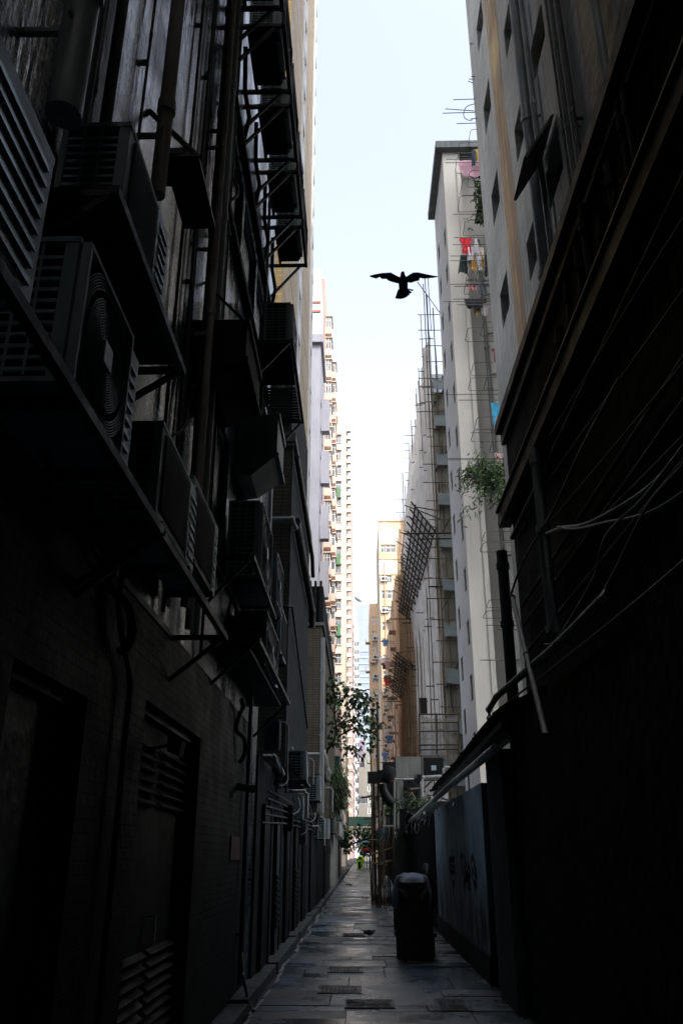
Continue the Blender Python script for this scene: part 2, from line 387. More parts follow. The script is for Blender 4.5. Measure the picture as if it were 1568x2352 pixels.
# ground floor facing of brick tile, set slightly proud, with piers
mb = MB(); mb.keep = True
facade(mb, 'x', WX + .03, -30, 11.3, .13, 3.15, [(d[0], d[1], .13, d[3]) for d in doors], .05, 1)
mb.poly([(WX + .03, 11.3, .13), (WX, 11.3, .13), (WX, 11.3, 3.15), (WX + .03, 11.3, 3.15)]); mb.poly([(WX, -30, 3.15), (WX + .03, -30, 3.15), (WX + .03, 11.3, 3.15), (WX, 11.3, 3.15)])
mb.build('ground_floor_tiling', m_tileLow, t_L1)
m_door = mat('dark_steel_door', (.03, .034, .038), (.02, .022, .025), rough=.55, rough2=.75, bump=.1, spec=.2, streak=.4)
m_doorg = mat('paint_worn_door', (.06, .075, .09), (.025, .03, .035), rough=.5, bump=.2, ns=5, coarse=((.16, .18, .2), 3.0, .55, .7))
for k, d in enumerate(doors):
    mb = MB(); X = WX - .1
    mb.box(X - .04, X, d[0] + .05, d[1] - .05, .12, d[3] - .05)
    mb.build('door', m_doorg if k == 0 else m_door, t_L1); D_ = t_L1.children[-1]
    f = MB(); f.box(X, X + .06, d[0], d[0] + .05, .1, d[3]); f.box(X, X + .06, d[1] - .05, d[1], .1, d[3]); f.box(X, X + .06, d[0] + .05, d[1] - .05, d[3] - .05, d[3]); f.build('door_frame', m_blk, D_)
    if k:
        for (za, zb) in ((.35, 1.0), (1.95, 2.4)):
            for (ya, yb) in ((d[0] + .12, (d[0] + d[1]) / 2 - .06), ((d[0] + d[1]) / 2 + .06, d[1] - .12)):
                l = MB(); z = za
                while z < zb: l.hexa([(X + .003, ya, z), (X + .045, ya, z - .03), (X + .045, yb, z - .03), (X + .003, yb, z), (X + .003, ya, z + .012), (X + .05, ya, z - .018), (X + .05, yb, z - .018), (X + .003, yb, z + .012)]); z += .075
                l.build('louvre', m_door, D_)
        h = MB(); h.bar((X + .06, 6.62, 1.0), (X + .06, 6.62, 1.18), .02); h.bar((X, 6.62, 1.0), (X + .06, 6.62, 1.0), .015); h.bar((X, 6.62, 1.18), (X + .06, 6.62, 1.18), .015); h.build('handle', m_frame, D_)
# ---- unseen block added behind the camera to keep sky light out
mb = MB(); mb.box(-14, 14, -42, -30.1, 0, 66); o = mb.build('rear_sky_blocker', m_dark); tag(o, 'tall unseen block added behind the viewpoint to cut sky light', 'building')

# ---- L2, podium with brown tile end and corrugated rooftop shed
def z_at(px, py, X): return wx(px, py, X).z
X2, y20, y21 = -1.22, 14.0, 19.5
t_L2 = thing('brown_tiled_annex', 'low brown-tiled annex with corrugated rooftop shed, second on the left', 'building', (-4, 16, 0))
zt = 8.95
mb = MB(); mb.box(-8, X2 - .02, y20, y21, 2.9, zt); mb.build('wall', m_brick, t_L2)
mb = MB(); mb.box(X2 - .017, X2, y20 - .003, y21, 2.9, zt - .2); mb.build('side_render', m_dark, t_L2)
mb = MB(); mb.box(-8, X2 + .06, y20 - .08, y21, zt - .14, zt + .04); mb.box(-8, X2 + .03, y20 - .05, y20, zt - .22, zt - .17); mb.build('cornice', m_conc, t_L2)
mb = MB(); x = -3.4
while x < X2 - .08:
    mb.box(x, x + .07, y20 + .15, y20 + .2, zt + .04, zt + 2.3); mb.box(x + .073, x + .137, y20 + .19, y20 + .23, zt + .04, zt + 2.3); x += .14
mb.build('corrugated_cladding', m_brick if False else mat('rusty_corrugated_sheet', (.09, .085, .07), (.05, .045, .04), rough=.6, streak=.7, bump=.2), t_L2)
mb = MB(); mb.box(-3.4, X2 - .05, y20 + .24, y21 - .5, zt + .04, zt + 2.2)
for k in range(3): mb.box(-3.4, X2 - .06, y20 + .1, y20 + .147, zt + .3 + k * .75, zt + .36 + k * .75)
mb.build('rooftop_shed', m_dark, t_L2)
# ---- recess between, ground floors
def blockwall(name, label, x0, x1, y0, y1, z0, z1, m, cat='building'):
    mb = MB(); mb.box(x0, x1, y0, y1, z0, z1); o = mb.build(name, m); tag(o, label, cat); recentre(o); return o
blockwall('shop_back_wall', 'dark ground floor wall recessed under the brown-tiled annex', -6, -1.42, 12.05, 24.5, 0, 2.88, m_dark, 'wall')
# ---- L3 brick strip building
X3 = -1.15
t_L3 = thing('brick_building', 'narrow yellow-brown brick building with drainpipe, behind the annex on the left', 'building', (-4, 30, 0))
z3 = wy(722, 1430, 25).z
mb = MB(); mb.box(-9, X3, 25, 39, 2.6, z3); mb.build('wall', m_brick, t_L3)
mb = MB(); mb.box(-3.0, X3 + .02, 25.4, 38, z3 + .003, z3 + 1.3)
for k in range(9): mb.box(-2.6 + k * .17, -2.52 + k * .17, 25.3, 25.38, z3 + .01, z3 + 1.45)
mb.build('rooftop_shed', m_dark2, t_L3)
mb = MB(); mb.box(-9, X3 + .08, 24.94, 39, z3 - .1, z3 - .003); mb.build('cornice', m_conc, t_L3)
blockwall('shop_back_wall', 'dark ground floor wall under the narrow brick building', -6, -1.36, 24.6, 40, 0, 2.58, m_dark2, 'wall')
# far low buildings on the left
blockwall('low_back_building', 'low grey rendered back building behind the shrub on the left', -6, -1.3, 44, 52, 0, 6.8, m_concl)
blockwall('low_back_building', 'brown rendered low building with flat roof, farther down the left side', -7, wy(828 - 24, 1960, 100).x - .25, 62, 66, 0, 11.5, m_pinkbr)
blockwall('low_back_building', 'dark low back building between the pale and the brown ones', -6, -1.45, 52.2, 61.8, 0, 4.5, m_dark)

# ---- L4 tan tower
X4, y40, y41 = -3.02, 28.0, 46.0
t = building('tan_tiled_tower', 'tall tan mosaic-tiled tower with white window strips, left of the sky', 'building', -14, X4, y40, y41, 6, 84, m_tan)
mb = MB(); mb.box(-14, X4 - .01, y40 - .02, y40 - .003, 6, 84); mb.build('mustard_end_wall', m_yel, t)
for (ya, yb) in ((34.6, 36.3), (44.4, 45.95)):
    s = MB(); s.keep = True; hs = [(ya + .25, yb - .25, z, z + 1.55) for z in [7 + 2.87 * k for k in range(26)]]
    facade(s, 'x', X4 + .12, ya, yb, 6, 84, hs, .3, 1)
    s.poly([(X4, ya, 6), (X4 + .12, ya, 6), (X4 + .12, ya, 84), (X4, ya, 84)]); s.poly([(X4, yb, 6), (X4 + .12, yb, 6), (X4 + .12, yb, 84), (X4, yb, 84)])
    s.build('white_strip', m_wpan, t)
    for h in hs: window(t, 'x', X4 + .12, h, .29, 1, m_framed, m_glass, nv=2)
mb = MB()
for k in range(1, 27): mb.box(X4 + .001, X4 + .006, y40, 34.58, 6 + 2.87 * k, 6.03 + 2.87 * k); mb.box(X4 + .001, X4 + .006, 36.32, 44.38, 6 + 2.87 * k, 6.03 + 2.87 * k); mb.box(-14, X4, y40 - .03, y40 - .021, 6 + 2.87 * k, 6.03 + 2.87 * k)
mb.build('tile_joint', m_dark, t)

# ---- L5 blue-grey and white building
X5, y50, y51 = -3.46, 67.8, 75
zg = wy(735, 790, y50).z; zw = wy(735, 612, y50).z
hs = [(69.2, 71.0, z, z + 1.6) for z in [4 + 2.8 * k for k in range(14)]] + [(72.3, 74.0, z, z + 1.6) for z in [4 + 2.8 * k for k in range(14)]]
t = building('blue_grey_building', 'blue-grey building with dark side windows and a white upper part', 'building', -14, X5, y50, y51, 0, zg, m_bluegrey, xh=hs, win=dict(frame=m_framed, glass=m_glass), depth=.25)
mb = MB(); mb.box(-14, X5 + .25, y50 - .4, y51, zg + .003, zg + .9); mb.build('cornice', m_bluegrey, t)
mb = MB(); mb.box(-14, X5 - .1, y50 + .3, y51, zg + .903, zw); mb.build('upper_wall', m_white, t)
mb = MB()
for py in (773, 713, 692): z = wy(735, py, y50).z; mb.box(-14, X5 - .07, y50 + .2, y50 + .299, z, z + .22)
mb.build('red_band', mat('dull_red_band', (.45, .18, .14), rough=.8, bump=0), t)
for k in range(7):
    z = 6 + 5.6 * k; mb = MB(); mb.box(X5 + .003, X5 + .75, 71.3, 72.2, z, z + 3.4); mb.build('side_box', m_bluegrey, t)

# ---- L6 salmon pink tower with bay windows
X6, y60, y61 = -3.46, 75.6, 101
z6 = wy(757, 640, y60).z
t = building('pink_tower', 'salmon pink tower with stacked bay windows, sunlight coloured in above', 'building', -14, X6, y60, y61, 0, z6, m_pink)
mb = MB(); mb.box(X6 + .003, X6 + .02, y60, y61, 17, z6); mb.build('sunlit_upper_render', m_pink_sunlit, t)  # paler peach skin paints sunlight onto the upper pink wall
mb = MB(); mb.box(-6, X6 - .5, y60 + 2, y60 + 8, z6 + .003, z6 + 3.0); mb.build('roof_house', m_white, t)
def bay(par, y0_, y1_, z, m, X, d=.7):
    b = MB(); b.mi = 0; b.box(X + .021, X + d, y0_, y1_, z, z + .85); b.box(X + .021, X + d + .12, y0_ - .1, y1_ + .1, z + 2.2, z + 2.32); b.box(X + .021, X + d - .06, y0_ + .06, y1_ - .06, z + 1.02, z + 2.19)
    o = b.build('bay_window', m, par)
    f = MB(); W = X + d - .058
    for a in (0, .33, .66, 1): ya = y0_ + .06 + (y1_ - y0_ - .18) * a; f.box(W, W + .05, ya, ya + .06, z + .88, z + 2.17)
    f.box(W, W + .045, y0_ + .05, y1_ - .05, z + 1.7, z + 1.75)
    for xx in (X + .1, X + d * .5): f.box(xx, xx + .06, y0_ - .0, y0_ + .055, z + .88, z + 2.17)
    f.box(X + .05, W, y0_ + .002, y0_ + .05, z + 1.7, z + 1.75)
    f.mi = 1; f.box(X + .05, W - .003, y0_ + .03, y1_ - .03, z + .88, z + 2.16)
    f.build('glazing', [m_frame, m_glassl], o)
for k in range(int((z6 - 6) / 2.8)):
    z = 4.5 + 2.8 * k; mm = m_pink if z < 16 else m_pink_sunlit  # upper bays take the painted sunlit colour too
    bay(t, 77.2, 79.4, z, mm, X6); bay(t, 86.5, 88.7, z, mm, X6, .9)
    if k % 2: bay(t, 95, 97, z, mm, X6, .8)
mb = MB()
for yy in (81.5, 83.2, 91.5): mb.tube([(X6 + .12, yy, 0), (X6 + .12, yy, z6 - 1)], .07, 6)
mb.build('drainpipe', m_pinkbr, t)

# ---- L7 cream tower with balconies
y70, y71 = 121, 190
c7 = wy(793, 1300, y70).x; z7 = wy(785, 906, y70).z; yb7 = c7
wl = wy(764, 1300, y70).x
hs = [(wl, wl + 1.3, z, z + 1.45) for z in [5 + 2.8 * k for k in range(int((z7 - 9) / 2.8))]]
t = building('cream_tower', 'cream tower with green window panels and a column of small balconies', 'building', -18, c7, y70, y71 - 55, 0, z7, m_cream, yh=hs, win=dict(frame=m_frame, glass=m_glassl, nv=3, nh=2, sill=m_cream), depth=.12)
for k in range(2, len(hs), 4):
    h = hs[k]; mb = MB(); mb.box(h[0] - .1, h[1] - .1, y70 - .35, y70 - .06, h[2] - 1.5, h[3] - 1.2); mb.build('green_shutter', m_green, t)
for k in range(int((z7 - 6) / 2.8)):
    break
t = building('balcony_tower', 'far tower behind the cream one, with a grey column of stacked small balconies', 'building', -22, wy(798.5, 1300, 236).x, 236, 256, 0, wy(797, 950, 236).z, m_cream)
c7 = wy(806, 1300, 236).x; xw = wy(793, 1300, 236).x
for k in range(int((wy(797, 950, 236).z - 6) / 2.8)):
    z = 3.2 + 2.8 * k; b = MB(); b.box(xw - 1.2, c7, 234.6, 235.997, z, z + .14); b.box(xw - 1.2, c7, 234.6, 234.7, z + .143, z + 1.05); b.box(c7 - .1, c7, 234.703, 235.9, z + .143, z + 1.05)
    o = b.build('balcony', m_cream, t)
    b = MB(); b.box(xw - .3, xw + .5, 235.93, 235.98, z + .2, z + 2.2); b.build('balcony_door', m_glass, o)
for k in ():
    ya = 0; z = 0; b = MB()
    b.box(c7 + .003, c7 + 1.15, ya, ya + 3.4, z, z + .12); b.box(c7 + 1.0, c7 + 1.12, ya, ya + 3.4, z + .123, z + 1.0); b.box(c7 + .1, c7 + .997, ya, ya + .1, z + .123, z + 1.0)
    o = b.build('balcony', m_cream, t)
    b = MB(); b.box(c7 + .01, c7 + .07, ya + .5, ya + 1.7, z + .2, z + 2.2); b.build('balcony_door', m_glass, o)
    b = MB(); b.box(c7 + .003, c7 + .95, ya + 12, ya + 15, z + .4, z + 1.4); b.build('balcony', m_cream, t)
# ---- L8 dusty pink tower behind
c8 = wy(809, 1300, 300).x
z8 = wy(800, 1154, 300).z
hs = [(c8 - 3.3, c8 - 1.6, z, z + 1.5) for z in [4 + 2.9 * k for k in range(int((z8 - 6) / 2.9))]]
building('dusty_pink_tower', 'slim dusty pink tower just behind the cream one', 'building', c8 - 14, c8, 300, 325, 0, z8, m_pinkbr, yh=hs, win=dict(frame=m_frame, glass=m_glassl, fw=.12))
# ---- distant white towers
def tower(label, px0, px1, pt, Y, m, nwin=0, name='white_tower', ww=1.6, wh=1.6, fl=3.0, deep=20, frame=None, glass=None):
    a, b = wy(px0, 1700, Y).x, wy(px1, 1700, Y).x; z = wy((px0 + px1) / 2, pt, Y).z
    hs = []
    if nwin:
        st = (b - a) / nwin
        for k in range(int((z - 6) / fl)):
            for i in range(nwin):
                c = a + st * (i + .5); hs.append((c - ww / 2, c + ww / 2, 3 + fl * k, 3 + fl * k + wh))
    return building(name, label, 'building', a, b, Y, Y + deep, 0, z, m, yh=hs, side=1 if (a + b) < 0 else -1, win=dict(frame=frame or m_frame, glass=glass or m_glassl, fw=.15))
tower('bright white tower rising behind the dusty pink one', 806, 818, 1402, 330, m_wfar, 2, fl=3.2)
tower('second slimmer white tower beside the blue glass tower', 816, 824, 1432, 300, m_wfar, 1, ww=2)
# blue glass tower: curtain wall with floor bands
Yb = 520; a, b = wy(818, 1500, Yb).x, wy(850, 1500, Yb).x; zb = wy(835, 1389, Yb).z
t = thing('glass_tower', 'distant pale blue glass office tower at the end of the alley', 'building', ((a + b) / 2, Yb, 0))
mb = MB(); mb.box(a, b, Yb, Yb + 40, 0, zb); mb.build('curtain_wall', m_glassb, t)
mb = MB()
for k in range(int(zb / 4) - 7): mb.box(a - .3, b + .3, Yb - .4, Yb - .02, 4 + 4 * k, 4.9 + 4 * k)
for k in range(1, 9): x = a + (b - a) * k / 9; mb.box(x - .12, x + .12, Yb - .25, Yb - .01, 0, zb - 30)
mb.build('floor_bands', mat('pale_blue_band', (.34, .42, .5), rough=.7, bump=0), t)
mb = MB(); cx_ = (a + b) / 2; mb.ell((cx_ - 3, Yb + 4, zb + 5), 3.2, 3.2, 1.2, M=Matrix.Rotation(R(35), 3, 'Y')); mb.bar((cx_ - 3, Yb + 4, zb), (cx_ - 3, Yb + 4, zb + 5), .5); mb.build('satellite_dish', m_wpan, t)
tower('mauve apartment block low at the alley end', 824, 838, 1700, 260, m_purple, 2, name='mauve_building', ww=2.4, frame=m_frame)
tower('greenish grey apartment block with many small windows at the alley end', 836, 856, 1720, 250, m_concl, 4, name='grey_building', ww=1.6)
tower('small cream house with two small windows at the alley end', 822, 842, 1762, 200, m_cream, 2, name='cream_house', ww=1.2, wh=1.8, fl=4.5)
t = thing('footbridge', 'pale footbridge with green hoarding crossing the alley end', 'bridge', (0, 185, 0))
a, b = wy(812, 1870, 185).x - 6, wy(855, 1870, 185).x + 6; z1_, z2_ = wy(830, 1898, 185).z, wy(830, 1876, 185).z
mb = MB(); mb.box(a, b, 185, 188, z1_ - 1.6, z1_ - .3); mb.box(a, b, 184.7, 188.3, z1_ - .3, z1_); mb.build('deck', m_cream, t)
mb = MB(); x = a
while x < b: mb.box(x, x + .5, 184.9, 184.96, z1_ + .003, z2_); mb.box(x + .503, x + .597, 184.93, 184.98, z1_ + .003, z2_); x += .6
mb.build('hoarding', mat('green_hoarding', (.02, .10, .075), (.015, .075, .055), rough=.6, bump=.05), t)

# ================================================================== RIGHT SIDE
# ---- R2 near stucco building, windows in three columns
X2r = 2.75; y2e = yh(828 + 403, X2r)
Z2 = 80
def zr(px, py): return wx(px, py, X2r)
h2 = []
for k in range(-1, 22):
    for (ya, yb, z, hh) in ((12.36, 13.12, 8.28 + 2.42 * k, .78), (10.15, 10.76, 7.5 + 2.45 * k, .74), (8.45, 9.26, 7.5 + 2.5 * k, .68), (5.2, 6.1, 8.4 + 2.5 * k, .8)):
        if 7.8 < z < 76: h2.append((ya, yb, z, z + hh))
t_R2 = thing('stucco_building', 'grey stucco tower with an orange rust stain and painted sun glow, over the near right', 'building', (8, 0, 0))
mb = MB(); mb.keep = True
facade(mb, 'x', X2r, -30, y2e, 0, Z2, h2, .22, -1)
mb.poly([(X2r, y2e, 0), (20, y2e, 0), (20, y2e, Z2), (X2r, y2e, Z2)]); mb.poly([(X2r, -30, Z2), (20, -30, Z2), (20, y2e, Z2), (X2r, y2e, Z2)])
mb.build('wall', m_r2, t_R2)
for h in h2: window(t_R2, 'x', X2r, h, .2, -1, m_framed, m_glass, nv=2)
# orange rust stain with painted sun glow: a thin weathered skin on the stucco between two window columns
def stain_y(px, py): return wx(px, py, X2r).y
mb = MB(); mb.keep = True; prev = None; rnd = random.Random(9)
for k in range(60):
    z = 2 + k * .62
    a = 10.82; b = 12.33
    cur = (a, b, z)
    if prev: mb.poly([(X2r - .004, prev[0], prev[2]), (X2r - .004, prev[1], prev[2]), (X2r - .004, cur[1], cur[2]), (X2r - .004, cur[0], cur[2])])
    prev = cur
# the stain fades at its edges into the stucco
m_stain_glow = mat('rust_stain_with_sun_glow', (.84, .52, .26), (.46, .34, .25), rough=.85, coarse=((1.0, .72, .36), .55, .5, .66), streak=.3, scol=(.13, .09, .06), bump=.5, bs=2.5, ns=.7, sscale=1.3)  # brighter ochre patches paint reflected sunlight into the rust stain
n_ = m_stain_glow.node_tree; b_ = [x for x in n_.nodes if x.type == 'BSDF_PRINCIPLED'][0]
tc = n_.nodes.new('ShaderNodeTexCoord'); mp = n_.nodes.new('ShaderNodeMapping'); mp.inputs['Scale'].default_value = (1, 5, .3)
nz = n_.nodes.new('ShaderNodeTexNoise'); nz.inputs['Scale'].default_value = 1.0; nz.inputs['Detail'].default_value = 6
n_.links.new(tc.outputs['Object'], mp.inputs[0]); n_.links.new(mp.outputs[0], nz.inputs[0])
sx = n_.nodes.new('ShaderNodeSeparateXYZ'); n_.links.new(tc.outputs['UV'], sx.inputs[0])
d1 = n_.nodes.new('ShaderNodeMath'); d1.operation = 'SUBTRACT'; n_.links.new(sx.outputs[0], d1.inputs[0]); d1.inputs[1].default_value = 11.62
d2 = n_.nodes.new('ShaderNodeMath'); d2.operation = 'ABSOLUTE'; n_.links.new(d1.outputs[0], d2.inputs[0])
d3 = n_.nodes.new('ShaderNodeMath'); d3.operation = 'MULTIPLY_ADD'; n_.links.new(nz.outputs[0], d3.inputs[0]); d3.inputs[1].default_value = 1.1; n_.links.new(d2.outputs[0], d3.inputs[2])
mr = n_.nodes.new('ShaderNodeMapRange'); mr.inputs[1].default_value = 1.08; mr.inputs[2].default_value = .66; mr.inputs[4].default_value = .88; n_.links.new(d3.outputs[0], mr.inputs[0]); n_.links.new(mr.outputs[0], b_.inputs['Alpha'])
mb.build('rust_stain_sun_glow', m_stain_glow, t_R2)

m_pipe = mat('grey_painted_pipe', (.42, .46, .46), (.28, .31, .30), rough=.4, rough2=.65, streak=.4, bump=.1)
m_piped = mat('dark_iron_pipe', (.04, .043, .045), (.025, .025, .025), rough=.45, rough2=.7, streak=.3, bump=.15)
m_pipel = mat('pale_plastic_pipe', (.26, .27, .27), (.18, .19, .19), rough=.4, rough2=.6, streak=.4, bump=.05)
m_pipeb = mat('stained_brown_pipe', (.34, .28, .20), (.50, .50, .47), rough=.55, rough2=.8, streak=.7, scol=(.05, .03, .02), bump=.2)
m_piper = mat('rusty_peeling_pipe', (.16, .15, .14), (.05, .042, .04), rough=.6, rough2=.85, bump=.6, bs=9, ns=3, streak=.4)
def vpipe(label, px, py, X, r, z0, z1, m, coll=2.9, n=10, brk=True, wall=None, name='drainpipe', group=None):
    """vertical pipe through the surveyed point, with collars and wall brackets"""
    p = wx(px, py, X); t = thing(name, label, 'pipe', (X, p.y, z0), group)
    mb = MB(); mb.tube([(X, p.y, z0), (X, p.y, z1)], r, n)
    z = z0 + .7; wl_ = wall if wall is not None else (WX if X < 0 else X2r)
    while z < z1 - .3:
        mb.tube([(X, p.y, z), (X, p.y, z + .09)], r * 1.22, n)
        if coll < 2: pass
        z += coll
    if brk:
        z = z0 + .5
        while z < z1: mb.bar((X, p.y, z), (wl_, p.y, z), .03, .03); mb.bar((X, p.y - r * 1.5, z), (X, p.y + r * 1.5, z), .012, .035); z += coll
    mb.build('pipe', m, t)
    return t
def hpipe(label, pts, r, m, n=10, name='pipe', cat='pipe', kink=True, group=None):
    mb = MB(); mb.tube(pts, r, n)
    for q in pts[1:-1]: mb.ell(q, r * 1.15, r * 1.15, r * 1.15, 8, 6)
    o = mb.build(name, m); tag(o, label, cat, group); recentre(o); return o
# pipes up the stucco building
XP = X2r - .12
vpipe('thick pale green drainpipe between the window columns of the stucco tower', 1214, 307, XP, .085, 2.5, 60, m_pipe)
vpipe('thin drainpipe just right of the thick one on the stucco tower', 1232, 307, XP + .03, .04, 2.5, 60, m_pipe)
p = wx(1345, 380, XP)
for k in range(5): vpipe('one of the bundled grey service pipes up the stucco tower', 1283 + k * 7, 220, XP + .02, .027, 2.5, 55, m_pipe if k % 2 else m_piper, coll=3.4, group='bundled service pipes')
vpipe('rusty overflow pipe in the shadow of the stucco tower', 1378, 90, XP, .05, 7, 40, m_pipe)
# top hung window standing open
c = Vector((X2r, 8.86, 10.62))
t = thing('open_window', 'weathered window sash standing open from the stucco tower', 'window', tuple(c))
mb = MB(); w0 = .4
def sash(u, v, d=0):   # u along y, v down the sash
    return Vector((X2r - .02 - math.sin(R(40)) * v * .62 - d, c.y + u, c.z + .34 - math.cos(R(40)) * v * .9))
for (u0, u1, v0, v1) in ((-w0, -w0 + .06, 0, 1.1), (w0 - .06, w0, 0, 1.1), (-w0 + .06, w0 - .06, 0, .06), (-w0 + .06, w0 - .06, 1.04, 1.1)):
    mb.hexa([sash(u0, v0), sash(u1, v0), sash(u1, v1), sash(u0, v1), sash(u0, v0, .04), sash(u1, v0, .04), sash(u1, v1, .04), sash(u0, v1, .04)])
mb.build('sash_frame', m_framed, t)
mb = MB(); mb.hexa([sash(-w0 + .05, .05, .01), sash(w0 - .05, .05, .01), sash(w0 - .05, 1.05, .01), sash(-w0 + .05, 1.05, .01), sash(-w0 + .05, .05, .03), sash(w0 - .05, .05, .03), sash(w0 - .05, 1.05, .03), sash(-w0 + .05, 1.05, .03)])
mb.build('pane', m_conc, t)
# clothes poles poking out of the far edge of the stucco tower, against the sky
m_pole = mat('grey_steel_rod', (.10, .105, .11), rough=.5, metal=.4, bump=0)
for k, (px0, py, px1) in enumerate(((1078, 101, 1090), (1081, 176, 1100), (1076, 182, 1096), (1080, 273, 1102), (1040, 229, 1104), (1016, 260, 1106), (1048, 284, 1108), (1022, 250, 1104), (1074, 186, 1098))):
    a = wy(px0, py, y2e - .5 + .1 * k); b = Vector((X2r + .1, a.y, a.z + .01))
    if k in (7, 8): b.z -= .1
    mb = MB(); mb.tube([a, b], .009, 6); o = mb.build('clothes_pole', m_pole); tag(o, 'thin clothes pole jutting from the stucco tower against the sky', 'pole', 'clothes poles on the stucco tower'); recentre(o)
def rack(tip, base_x, wy_, label, group, r=.018):
    """U-shaped laundry rack lying level, from a wall at base_x out to tip.x"""
    x0, y0, z = tip; s = 1 if base_x > x0 else -1; rr = .18
    pts = [(base_x, y0, z + .02)]
    pts += [(x0 + s * rr, y0, z)] + [(x0 + s * (rr - rr * math.sin(t)), y0 + rr - rr * math.cos(t), z) for t in (R(30), R(60), R(90))]
    pts += [(x0 + s * (rr - rr * math.cos(t)), y0 + wy_ - rr + rr * math.sin(t), z) for t in (0, R(30), R(60), R(90))] + [(base_x, y0 + wy_, z + .02)]
    mb = MB(); mb.tube(pts, r, 6); o = mb.build('laundry_rack', m_pole); tag(o, label, 'laundry rack', group); recentre(o); return o
rack(tuple(wy(1067, 240, 14.0)), X2r, .45, 'small laundry rack at the far edge of the stucco tower', None, .009)

# ---- R1: low dark annex with eaves and pipes, nearest on the right
XA = 2.0
t_R1 = thing('dark_annex', 'low black annex with heavy eaves, nearest on the right', 'building', (2.3, 0, 0))
mb = MB(); mb.box(XA + .12, X2r - .003, -30, 10.6, 0, 7.1)
mb.build('wall', m_dark, t_R1)
zb1, zb2 = CAMZ + 2.17 * XA, CAMZ + 2.84 * XA
mb = MB(); mb.box(XA - .02, XA + .3, -30, 10.62, zb2 - .12, zb2 + .02); mb.box(XA + .05, XA + .11, -30, 10.6, zb2 - .3, zb2 - .123); mb.build('eaves', m_blk, t_R1)
mb = MB(); mb.box(XA - .05, XA + .117, -30, 10.75, zb1 - .16, zb1 + .05); mb.box(XA - .08, XA + .05, -30, 10.75, zb1 + .053, zb1 + .08); mb.build('lower_beam', m_blk, t_R1)
for zz in (3.9, 4.25, 4.5, 5.15):
    hpipe('black service pipe running along the annex wall above the lower beam' if zz > 5 else 'dark conduit running along the annex wall under the lower beam', [(XA + .06, -20, zz + .35), (XA + .06, 10.4, zz + .35)] if zz > 5 else [(XA + .07, -20, zz), (XA + .07, 10.2, zz)], .035 if zz > 5 else .022, m_piped, group='dark pipes along the annex')
rnd = random.Random(3)
for k, (px, py) in enumerate(((1425, 300), (1400, 420), (1376, 520), (1350, 600), (1310, 760), (1290, 830), (1450, 330), (1340, 690))):
    pp = wx(px, py, XA + .02); t = thing('drainpipe', 'dark vertical pipe rising between the beams of the annex', 'pipe', (XA + .02, pp.y, zb1), 'vertical pipes on the annex')
    mb = MB(); mb.tube([(XA + .03, pp.y, zb1 + .08), (XA + .03, pp.y, zb2 - .3 - .25 * (k % 3))], .045 if k % 2 else .03, 8); mb.build('pipe', m_blk, t)
    mb = MB(); mb.tube([(XA + .03, pp.y, zb2 - .6 - .2 * (k % 3)), (XA + .03, pp.y, zb2 - .5 - .2 * (k % 3))], .06 if k % 2 else .042, 8); mb.build('collar', m_blk, t)
# lower right: pillars and panels under the beam
for k, (px, py, zt_, m_) in enumerate(((1240, 1150, 5.7, m_pipe), (1150, 1250, 5.4, m_piped))):
    pp = wx(px, py, 1.95)
    t = thing('drainpipe', ('thick grey downpipe on the dark annex, ending above the cables', 'thick dark downpipe at the far end of the annex')[k], 'pipe', (1.95, pp.y, 2.6))
    zb_ = wx((1262, 1165)[k], (1470, 1650)[k], 1.95).z
    mb = MB(); mb.tube([(1.95, pp.y, zb_), (1.95, pp.y, zt_)], .062 if k == 0 else .075, 12)
    for z in (zb_ + .02, zb_ + 1.1, zb_ + 1.9): mb.tube([(1.95, pp.y, z), (1.95, pp.y, z + .08)], .08 if k == 0 else .09, 12)
    mb.build('pipe', m_, t)
# ground level wall on the right, with the graffiti panel
XG = 1.70
m_graf = mat('blue_grey_painted_wall', (.34, .46, .55), (.17, .25, .31), rough=.38, rough2=.8, streak=.6, scol=(.04, .05, .055), bump=.25, ns=1.2, dirt=((.012, .014, .016), .7, 1.7, 1.0))
t = thing('graffiti_wall', 'grimy blue-grey painted wall with black graffiti at the right of the alley', 'wall', (1.8, 17, 0))
mb = MB(); mb.box(XG, XA + .1, 12.3, 20.3, .35, 2.52); mb.build('painted_panel', m_graf, t)
mb = MB(); mb.box(XG - .03, XA + .1, 12.28, 20.4, -.02, .347); mb.build('plinth', m_dark, t)
m_ink = mat('black_spray_paint', (.008, .009, .01), rough=.6, bump=0)
def stroke(mb, pts, wd, X=XG - .004):
    for i in range(len(pts) - 1):
        (a, z), (b, z2) = pts[i], pts[i + 1]; d = Vector((b - a, z2 - z)); 
        if d.length < 1e-5: continue
        nrm = Vector((-d.y, d.x)).normalized() * wd / 2; e = d.normalized() * wd * .35
        mb.poly([(X, a - e.x + nrm.x * (1 if True else 1), z - e.y + nrm.y), (X, b + e.x + nrm.x, z2 + e.y + nrm.y), (X, b + e.x - nrm.x, z2 + e.y - nrm.y), (X, a - e.x - nrm.x, z - e.y - nrm.y)])
def g2(px, py): q = wx(px, py, XG); return (q.y, q.z)
